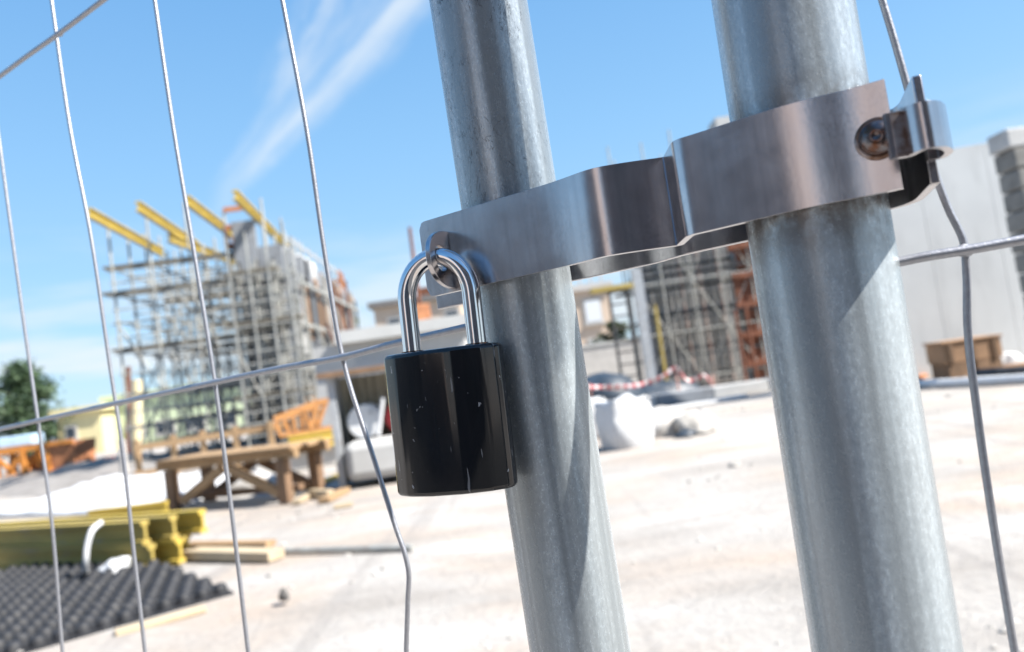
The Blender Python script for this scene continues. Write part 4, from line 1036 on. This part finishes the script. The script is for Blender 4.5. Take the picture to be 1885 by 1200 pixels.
# rusty mast seen above the padlock
ms = XY(803, 21, 0)
mst = thing('mast', 'thin rusty mast rising left of the clamp end', 'mast', ms)
part(MB().tube([ms, ms + Z(5.65)], [0.07, 0.045], 8), 'shaft', 'rust', mst, smooth=60)
part(MB().box(ms + Z(3.1), (0.5, 0.4, 0.7), 0.2), 'winch_box', 'rust_orange', mst, bevel=0.02)
part(MB().bar(ms + Z(2.75) - Vector((0.5, 0, 0)), ms + Z(2.75) + Vector((0.35, 0, 0)), 0.1, 0.12), 'arm', 'rust', mst)

# ------------------------------------------------------------------ right hand structure between and behind the poles
so0 = XY(1195, 23.0, 0)
rw = thing('rebar_wall', 'rough pale concrete wall core behind the dark scaffold decks', 'wall', XY(1190, 25.4, 0))
a, b = XY(1205, 25.4, 0), XY(1425, 25.4, 0)
block(rw, 'wall', a, b, 0.5, 0, 6.0, 'concrete')
d_ = (b - a).normalized()
for k in range(19):
    c = a + d_ * (0.12 + 0.212 * k) - Vector((0, 0.10, 0)); part(MB().tube([c, c + Z(6.6 + 0.25 * (k % 4))], 0.020, 6), 'rebar', 'rust' if k % 3 == 0 else 'dark_steel', rw, smooth=60)
for k in range(5):
    c = a - Vector((0, 0.16, 0)) + Z(0.5 + 1.25 * k); part(MB().tube([c, c + d_ * 3.9], 0.024, 6), 'rebar_tie', 'dark_steel', rw, smooth=60)
sc2 = thing('scaffold', 'dark scaffold with black plank decks between the two poles', 'scaffold', so0)
LF2 = [0.35, 1.75, 3.3, 5.4, 6.6]
dk2 = [(0.9, 0, 0.1, 4, 0.6), (2.05, 0, 0, 4, 0.7), (2.25, 1, 1, 3.4, 0.7), (3.45, 0, 0.3, 4, 0.6), (3.05, 1, -0.2, 4, 0.5), (3.75, 1, 0.6, 4, 0.5), (5.4, 0, 0, 4, 0.6)]
br2 = []
for j in (0, 2):
    for i in range(4): k = (i + j // 2) % 2; br2 += [(i + k, j, 0.2, i + 1 - k, j, 1.75), (i + 1 - k, j, 1.75, i + k, j, 3.3), (i + k, j, 3.3, i + 1 - k, j, 5.4)]
scaffold(sc2, so0, Vector((1, 0, 0)), Vector((0, 1, 0)), 4, 2, 0.9, 0.8, LF2, dk2, 0.9, br2, 0.027, 'scaffold_steel', 'dark_steel', 8, False)
# yellow braces and rust formed column
for (p_, q_2, lb) in (((1214, 560), (1222, 650), 'upright yellow prop at the left of the dark scaffold'), ((1360, 570), (1366, 650), 'left rusty prop before the rusty column'), ((1375, 560), (1386, 640), 'right rusty prop before the rusty column')):
    a = XY(q_2[0] + 8, 22.5, 0); top = P(*p_, 22.5)
    solo(MB().tube([a, Vector((a.x, a.y, top.z))], 0.045, 8), 'steel_prop', 'rust' if p_[0] > 1300 else 'olive_yellow', lb, 'prop', 'props of the dark scaffold', smooth=60)
a = XY(1392, 23.2, 0)
cn = thing('formed_column', 'tall concrete column in rusty formwork, half hidden by the right pole', 'column', a)
part(MB().box(a + Vector((0.55, 0.5, 4.1)), (1.0, 0.9, 8.2), 0), 'core', 'concrete', cn)
part(MB().box(a + Vector((0.30, -0.06, 2.6)), (0.7, 0.10, 5.2), 0), 'form_panel', 'rust', cn)
for z in (0.5, 1.4, 2.3, 3.2, 4.1, 5.0): part(MB().box(a + Vector((0.35, -0.20, z)), (1.3, 0.16, 0.16), 0), 'yoke', 'rust', cn)
for z in (1.0, 2.7, 4.4): part(MB().box(a + Vector((-0.15, -0.10, z)), (0.18, 0.16, 0.9), 0), 'clamp_bar', 'rust', cn)
part(MB().box(a + Vector((0.0, 0.3, 7.0)), (0.5, 0.6, 0.16), 0), 'top_bracket', 'pink_paint', cn)
# ladder tower
lt = thing('ladder_tower', 'grey ladder tower with a yellow top platform beside the beige house', 'ladder tower', XY(1150, 22.6, 0))
a = XY(1150, 22.6, 0)
for s_ in (0, 0.55): part(MB().tube([a + Vector((s_, 0, 0)), a + Vector((s_, 0, 3.4))], 0.045, 8), 'rail', 'scaffold_steel' if False else 'dark_steel', lt, smooth=60)
for k in range(9): part(MB().tube([a + Z(0.3 + 0.36 * k), a + Z(0.3 + 0.36 * k) + Vector((0.55, 0, 0))], 0.03, 6), 'rung', 'dark_steel', lt, smooth=60)
part(MB().box(a + Vector((0.1, 0.2, 3.32)), (1.25, 0.7, 0.14), 0), 'platform', 'olive_yellow', lt)
part(MB().box(a + Vector((0.9, 0.1, 1.9)), (0.30, 0.3, 3.8), 0), 'panel', 'grey_sheet', lt)
# tarpaulin covered heap, tape, kerb, bags, stones
p = XY(1118, 20.5, 0)
solo(MB().blob(p + Z(0.2), (0.95, 0.9, 0.66), 21, 0.28, 1.1), 'tarpaulin_heap', 'blue_tarp', 'heap under a dark blue tarpaulin beside the left pole', 'tarpaulin', smooth=45)
p = XY(1215, 20.8, 0)
solo(MB().blob(p + Z(0.12), (1.0, 0.6, 0.30), 22, 0.35, 1.3), 'tarpaulin_heap', 'blue_tarp', 'lower dark heap under the barrier tape', 'tarpaulin', smooth=45)
tp = [P(x, y, 18.0) for x, y in ((1075, 713), (1120, 713), (1180, 708), (1222, 692), (1243, 678), (1268, 702), (1298, 692), (1313, 716))]
tp = spline(tp, 6); mb = MB()
for i, q in enumerate(tp):
    tw_ = 0.05 * math.sin(i * 0.7); mb.v += [q + Vector((0, tw_, 0.05)), q + Vector((0, -tw_, -0.05))]
for i in range(len(tp) - 1): mb.f.append((2 * i, 2 * i + 1, 2 * i + 3, 2 * i + 2))
o = mb.build('barrier_tape', 'tape_red_white', matrix=Matrix.Translation(tp[0]), smooth=60); tag(o, 'red and white barrier tape sagging between stakes', 'barrier tape')
o.modifiers.new('solid', 'SOLIDIFY').thickness = 0.006
for px, top, lb in ((1243, 676, 'left tape stake, at the peak of the barrier tape'), (1310, 690, 'right tape stake, at the end of the barrier tape'), (1085, 706, 'tape stake beside the left pole')):
    t3 = P(px, top, 18.05); solo(MB().tube([Vector((t3.x, t3.y, 0)), t3], 0.028, 8), 'tape_stake', 'pink_paint', lb, 'stake', 'stakes of the barrier tape', smooth=60)
a, b = XY(1105, 17.0, 0), XY(1520, 17.6, 0)
kb = thing('concrete_kerb', 'long low grey concrete kerb at the far edge of the yard', 'kerb', a)
for k in range(4):
    u0, u1 = k / 4, (k + 1) / 4 - 0.004; q0_, q1_ = a.lerp(b, u0), a.lerp(b, u1)
    block(kb, 'kerb_stone', q0_, q1_, 0.5, 0, 0.27 + 0.01 * (k % 2), 'formwork_panel' if k in (1, 3) else 'concrete', bevel=0.02)
board('timber_board', XY(1205, 16.0, 0) , XY(1372, 16.6, 0), 0.25, 0.06, 'white_plastic', 'long white board in front of the low concrete kerb', 'board', GT)
def bigbag(c, s_, seed, label, rot):
    root = thing('bulk_bag', label, 'bulk bag', c, 'white bulk bags between the poles')
    bm = bmesh.new(); bmesh.ops.create_cube(bm, size=2.0); bmesh.ops.subdivide_edges(bm, edges=bm.edges, cuts=9, use_grid_fill=True)
    mr = Matrix.Rotation(rot, 3, 'Z'); vs = []
    for q in bm.verts:
        x, y, z = q.co; zz = (z + 1) / 2
        bul = 0.93 + 0.16 * math.sin(math.pi * min(1, zz)) ** 0.7
        r = math.hypot(x, y); k = max(abs(x), abs(y)) / r if r > 1e-6 else 1
        f = 0.35 + 0.65 * (k if r > 1e-6 else 1)
        v_ = Vector((x * f * bul, y * f * bul, zz))
        nn_ = noise.noise(Vector((x * 1.6, y * 1.6, z * 1.3 + seed))) * 0.06 + 0.04 * noise.noise(Vector((x * 5, y * 5, z * 2.0 + seed)))
        v_ = Vector((v_.x * (1 + nn_), v_.y * (1 + nn_), zz * (1 + 0.12 * noise.noise(Vector((x * 1.5, y * 1.5, seed)))) - (0.10 * (1 - r * 0.7) if zz > 0.98 else 0)))
        vs.append(Vector(c) + mr @ Vector((v_.x * s_ * 0.5, v_.y * s_ * 0.5, v_.z * s_)))
    fs = [[q.index for q in f.verts] for f in bm.faces]; bm.free()
    part(MB().add(vs, fs), 'sack_body', 'white_woven', root, smooth=60)
    for sx_ in (-1, 1):
        for sy_ in (-1, 1):
            o_ = Vector(c) + mr @ Vector((sx_ * s_ * 0.36, sy_ * s_ * 0.36, s_ * 0.88)); e = mr @ Vector((sx_ * 0.06 * s_, 0, 0)); u_ = mr @ Vector((0, sy_ * 0.1 * s_, 0))
            part(MB().tube(spline([o_ - e, o_ - e * 0.6 + Z(0.07 * s_) + u_ * .3, o_ + u_ + Z(0.10 * s_), o_ + e + u_ * .6 + Z(0.05 * s_), o_ + e * 1.3]), 0.014, 6), 'lifting_loop', 'white_woven', root, smooth=60)
bigbag(G(1156, 822), 0.66, 1, 'full white bulk bag standing right beside the left pole', 0.35)
bigbag(G(1092, 806) + Vector((0, 0.3, 0)), 0.62, 5, 'white bulk bag half hidden behind the left pole', 0.1)
solo(MB().blob(G(1222, 800) + Z(0.06), (0.50, 0.35, 0.30), 31, 0.4, 1.4), 'rubble_heap', 'white_concrete', 'white rubble heap right of the bulk bags', 'rubble', smooth=40)
solo(MB().blob(G(1276, 797) + Z(0.08), (0.24, 0.22, 0.26), 32, 0.35, 1.2), 'boulder', 'stone', 'grey brown boulder at the end of the white rubble heap', 'boulder', smooth=40)
solo(MB().blob(G(1303, 792) + Z(0.06), (0.14, 0.16, 0.22), 33, 0.35, 1.2), 'boulder', 'white_concrete', 'pale boulder beside the grey brown one', 'boulder', smooth=40)
solo(MB().blob(G(1262, 803) + Z(0.03), (0.16, 0.10, 0.07), 34, 0.4, 1.2), 'cloth_scrap', 'blue_tarp', 'dark blue cloth scrap in front of the boulder', 'cloth', smooth=40)
solo(MB().blob(G(1352, 857) + Z(0.0), (0.05, 0.05, 0.04), 35, 0.4, 1.2), 'stone', 'stone', 'small grey stone on the open ground between the poles', 'stone')

# ------------------------------------------------------------------ right hand wall and clutter
a, b = XY(1500, 15.6, 0), XY(2150, 14.9, 0)
cwl = thing('concrete_wall', 'high pale cast concrete wall behind the right pole', 'wall', a)
d_ = (b - a).normalized(); Lw = (b - a).length; npn = 5
for k in range(npn):
    q0_, q1_ = a + d_ * (Lw * k / npn + 0.004), a + d_ * (Lw * (k + 1) / npn - 0.004)
    block(cwl, 'wall_bay', q0_, q1_, 0.4, 0, 4.48, 'wall_cast')
block(cwl, 'joint', a + Vector((0, 0.03, 0)), b + Vector((0, 0.03, 0)), 0.3, 0, 4.46, 'dark_concrete')
# stack of rough blocks at the right edge
sx0 = P(1850, 232, 12.0)
stk = thing('block_stack', 'stack of rough dark concrete slabs at the right edge', 'slab stack', Vector((sx0.x + 0.6, 12.5, 0)))
z = 0; zt_ = sx0.z; nb = 12; hb_ = zt_ / nb; rs = random.Random(4)
for k in range(nb):
    off = (nb - 1 - k) * 0.045 * 0 + rs.random() * 0.08 + (0.17 if k < nb - 1 else 0.0)
    c = Vector((sx0.x + 0.80 + 0.06 + off * 0.4 + 0.006 * (nb - k), 12.25, hb_ * k + hb_ / 2))
    part(MB().box(c, (1.6, 0.5, hb_ - 0.018), 0.02 * rs.random()), 'slab', 'dark_concrete' if k < nb - 1 else 'concrete', stk, bevel=0.03)
# clutter at the wall's foot
c = XY(1790, 14.4, 0.0); 
cr_ = thing('wooden_crate', 'brown plywood crate at the foot of the high concrete wall', 'crate', c)
cA, cB = XY(1722, 14.3, 0.26), XY(1832, 14.2, 0.26)
L_ = (cB - cA).length; cm = (cA + cB) / 2
part(MB().box(cm + Z(0.20), (L_, 0.6, 0.36), 0.0), 'body', 'crate_brown', cr_, bevel=0.01)
part(MB().box(cm + Z(0.405), (L_ + 0.06, 0.66, 0.04), 0.0), 'lid', 'crate_brown', cr_, bevel=0.01)
for u in (-0.38, 0, 0.38): part(MB().box(cm + Vector((L_ * u, -0.32, 0.20)), (0.07, 0.03, 0.36), 0), 'batten', 'brown_timber', cr_)
for u in (-0.24, 0.24): part(MB().box(Vector((cm.x + L_ * u, cm.y, 0.137)), (L_ * 0.42, 0.6, 0.27), 0), 'bearer', 'brown_timber', cr_)
cl_ = [((1705, 678), (1800, 668), 0.15, 0.08, 'pale_timber', 'pale plank at the foot of the wall left of the wire'),
       ((1735, 690), (1835, 678), 0.15, 0.06, 'timber', 'brown plank below the plywood crate'),
       ((1830, 664), (1910, 660), 0.15, 0.06, 'grey_sheet', 'grey sheet metal strip right of the plywood crate'),
       ((1815, 685), (1905, 672), 0.18, 0.08, 'crate_brown', 'dark brown plank at the right edge of the photo'),
       ((1690, 700), (1730, 676), 0.12, 0.06, 'rust_orange', 'orange brown plank beside the pink barrel')]
for p_, q_2, wd, h_, mt, lb in cl_:
    board('timber_board', G(*p_), G(*q_2), wd, h_, mt, lb, 'board', GT)
br_ = G(1702, 692)
pb = thing('barrel', 'small pink barrel at the foot of the wall beside the right pole', 'barrel', br_)
part(MB().tube([br_ + Z(z) for z in (0, 0.02, 0.15, 0.17, 0.19, 0.32, 0.34)], [0.13, 0.14, 0.14, 0.148, 0.14, 0.14, 0.13], 18), 'shell', 'pink_paint', pb, smooth=40)
part(MB().tube([br_ + Z(0.341), br_ + Z(0.36)], 0.07, 14), 'cap', 'white_plastic', pb, smooth=40)
solo(MB().tube([br_ + Vector((-0.12, 0.5, 0)), br_ + Vector((-0.14, 0.5, 1.0))], 0.03, 8), 'tape_stake', 'pink_paint', 'thin pink stake behind the pink barrel', 'stake', 'stakes of the barrier tape', smooth=60)
solo(MB().blob(G(1856, 676) + Z(0.06), (0.26, 0.2, 0.24), 41, 0.3), 'sack', 'white_woven', 'white sack among the planks at the right wall', 'sack', smooth=50)
solo(MB().blob(G(1660, 690) + Z(0.05), (0.5, 0.25, 0.16), 42, 0.4), 'rubble_heap', 'crate_brown', 'low brown debris heap half behind the right pole', 'rubble', smooth=50)
tb_ = [G(1668, 716) + Z(0.07), G(1760, 713) + Z(0.07), G(1960, 702) + Z(0.07)]
solo(MB().tube(tb_, 0.075, 12), 'plastic_pipe', 'white_plastic', 'long white plastic pipe lying before the high concrete wall', 'pipe', smooth=60)
solo(MB().tube([G(1800, 704) + Z(0.12), G(1930, 696) + Z(0.12)], 0.10, 12), 'plastic_pipe', 'dark_steel', 'black pipe lying behind the long white pipe', 'pipe', smooth=60)

# ------------------------------------------------------------------ left far clutter: orange frame, skip, tarpaulin
a = G(-60, 893); a.y = 24; a = XY(-60, 24, 0); b = XY(98, 24, 0)
orf = thing('steel_trestle', 'orange steel trestle at the left edge before the conifer', 'trestle', a)
d_ = (b - a).normalized(); L_ = (b - a).length
for k in (0, 0.8):
    s_ = Vector((0, k, 0))
    part(MB().bar(a + s_ + Z(1.0), b + s_ + Z(1.0), 0.12, 0.18), 'top_rail', 'orange_paint', orf)
    part(MB().bar(a + s_ + Z(0.12), b + s_ + Z(0.12), 0.10, 0.14), 'bottom_rail', 'rust_orange', orf)
    for u in (0.02, 0.36, 0.68, 0.97): part(MB().bar(a + s_ + d_ * (L_ * u) + Z(0.05), a + s_ + d_ * (L_ * u) + Z(1.0), 0.16, 0.16), 'post', 'orange_paint', orf)
    for u, w_ in ((0.36, 0.58), (0.68, 0.45)): part(MB().bar(a + s_ + d_ * (L_ * u) + Z(0.9), a + s_ + d_ * (L_ * w_) + Z(0.15), 0.10, 0.12), 'brace', 'orange_paint', orf)
c = XY(72, 25.2, 0); cbox('steel_box', c, (0.7, 0.6, 0.72), 0.1, 'rust_orange', 'dark orange steel box seen through the orange trestle', 'box', bevel=0.03)
c = XY(40, 24.4, 1.10)
cbox('tarpaulin_pack', c, (1.1, 0.7, 0.34), 0.05, 'light_blue', 'light blue wrapped pack on the orange trestle', 'pack', bevel=0.05)
a, b = XY(108, 24.5, 0.22), XY(158, 24.5, 0.22)
skp = thing('skip', 'orange brown steel skip right of the orange trestle', 'skip', Vector((a.x, a.y, 0)))
d_ = (b - a); L_ = d_.length; mid = (a + b) / 2
part(MB().add([(mid.x - L_ * .46, mid.y - .5, .2), (mid.x + L_ * .46, mid.y - .5, .2), (mid.x + L_ * .46, mid.y + .6, .2), (mid.x - L_ * .46, mid.y + .6, .2), (mid.x - L_ * .52, mid.y - .6, 1.05), (mid.x + L_ * .52, mid.y - .6, 1.05), (mid.x + L_ * .52, mid.y + .7, 1.05), (mid.x - L_ * .52, mid.y + .7, 1.05)],
     [(0, 1, 2, 3), (0, 1, 5, 4), (1, 2, 6, 5), (2, 3, 7, 6), (3, 0, 4, 7)]), 'hull', 'rust_orange', skp)
part(MB().bar((mid.x - L_ * .54, mid.y - .63, 1.05), (mid.x + L_ * .54, mid.y - .63, 1.05), 0.06, 0.12), 'rim', 'orange_paint', skp)
for u in (-.3, .3): part(MB().box((mid.x + L_ * u, mid.y, 0.10), (0.12, 1.1, 0.2), 0), 'skid', 'dark_steel', skp)
for i, (px, z, lb, mt) in enumerate(((168, 0.0, 'lower orange tube left of the tall rusty post', 'orange_paint'), (172, 0.16, 'upper orange tube stacked left of the tall rusty post', 'rust_orange'))):
    a = XY(px, 23.5, z + 0.08); solo(MB().tube([a, a + Vector((0.75, 0.1, 0.02))], 0.08, 10), 'steel_tube', mt, lb, 'tube', 'orange tubes', smooth=60)
p = XY(203, 23.4, 0); cbox('steel_box', p, (0.25, 0.25, 0.42), 0.2, 'red_paint', 'small red box at the end of the orange tubes', 'box', bevel=0.02)

# ------------------------------------------------------------------ trees
def tree(name, label, base, h, rad, mat, seed, conifer=True, n=2600, leafs=0.13, group=None):
    rs = random.Random(seed); base = Vector(base)
    root = thing(name, label, 'tree', base, group)
    tr_ = MB().tube([base, base + Vector((0.03, 0, h * 0.5)), base + Vector((0.0, 0.02, h * 0.97))], [h * 0.03, h * 0.018, h * 0.004], 8)
    limbs = []
    for k in range(46 if conifer else 22):
        u = 0.12 + 0.84 * (k + rs.random()) / (46 if conifer else 22); an = rs.random() * 6.283
        L_ = rad * ((1 - u) ** 0.95 * 1.2 + 0.06 if conifer else math.sin(math.pi * min(1, u * 0.95)) ** 0.6) * (0.6 + 0.6 * rs.random())
        s_ = base + Vector((0, 0, h * u)); e = s_ + Vector((math.cos(an) * L_, math.sin(an) * L_, L_ * (0.12 if conifer else 0.6)))
        tr_.tube([s_, e], [h * 0.006, h * 0.002], 5, False); limbs.append((s_, e, L_))
    part(tr_, 'trunk', 'bark', root, smooth=60)
    mb = MB()
    for i in range(n):
        s_, e, L_ = limbs[rs.randrange(len(limbs))]
        c = s_.lerp(e, rs.random() ** 0.6) + Vector((rs.gauss(0, 1), rs.gauss(0, 1), rs.gauss(0, 0.7))) * (0.10 * rad + 0.07 * L_)
        a_ = Vector((rs.gauss(0, 1), rs.gauss(0, 1), rs.gauss(0, 0.6))).normalized() * leafs * (0.6 + rs.random()); b_ = a_.cross(Vector((rs.gauss(0, 1), rs.gauss(0, 1), rs.gauss(0, 1)))).normalized() * leafs * 0.45
        mb.add([c - a_, c + b_, c + a_, c - b_], [(0, 1, 2, 3)])
    part(mb, 'crown', mat, root)
tree('conifer', 'dark green conifer at the left edge behind the orange trestle', XY(56, 46, 0), 6.0, 2.9, 'needle_green', 1, True, 6500, 0.17)
tree('poplar', 'slim pale green poplar top above the site hut', XY(668, 42, 0), 6.2, 0.55, 'leaf_green', 2, False, 1200, 0.13)
tree('bush', 'round olive bush above the white yard wall', XY(1142, 33, 0), 2.75, 0.75, 'olive_green', 3, False, 1500, 0.11)

# ------------------------------------------------------------------ added unseen buildings: dark fronts and a bright gap mirrored in the clamp
for x0, x1, nb_, y_, h_, mt, lb in ((-9.5, -60, 11, -11.0, 9.0, 'unseen_plaster', 'long pale plastered building added unseen behind the camera for the clamp reflections'),
                                    (7.0, -4.0, 2, -9.8, 8.0, 'unseen_brick', 'narrow dark brick building added unseen behind the camera for dark clamp reflections')):
    a, b = Vector((x0, y_, 0)), Vector((x1, y_, 0))
    sf = thing('unseen_building', lb, 'building', a, 'unseen buildings added for reflections')
    block(sf, 'wall', a, b, 8, 0, h_, mt); block(sf, 'roof', a + Vector((0, 0.3, 0)), b + Vector((0, 0.3, 0)), 8.6, h_ + 0.003, h_ + 0.4, 'roof_grey')
    for k in range(nb_):
        for z in (1.7, 4.6, 7.0):
            c = Vector((x0 - 2.6 - 4.2 * k, y_ + 0.03, z)); f = part(MB().box(c, (1.5, 0.1, 1.9)), 'window', 'white_concrete', sf)
            sub(MB().box(c + Vector((0, 0.06, 0)), (1.3, 0.03, 1.7)), 'pane', 'dark_glass', f, sf)
for o in bpy.data.objects:
    if '_o' in o: del o['_o']
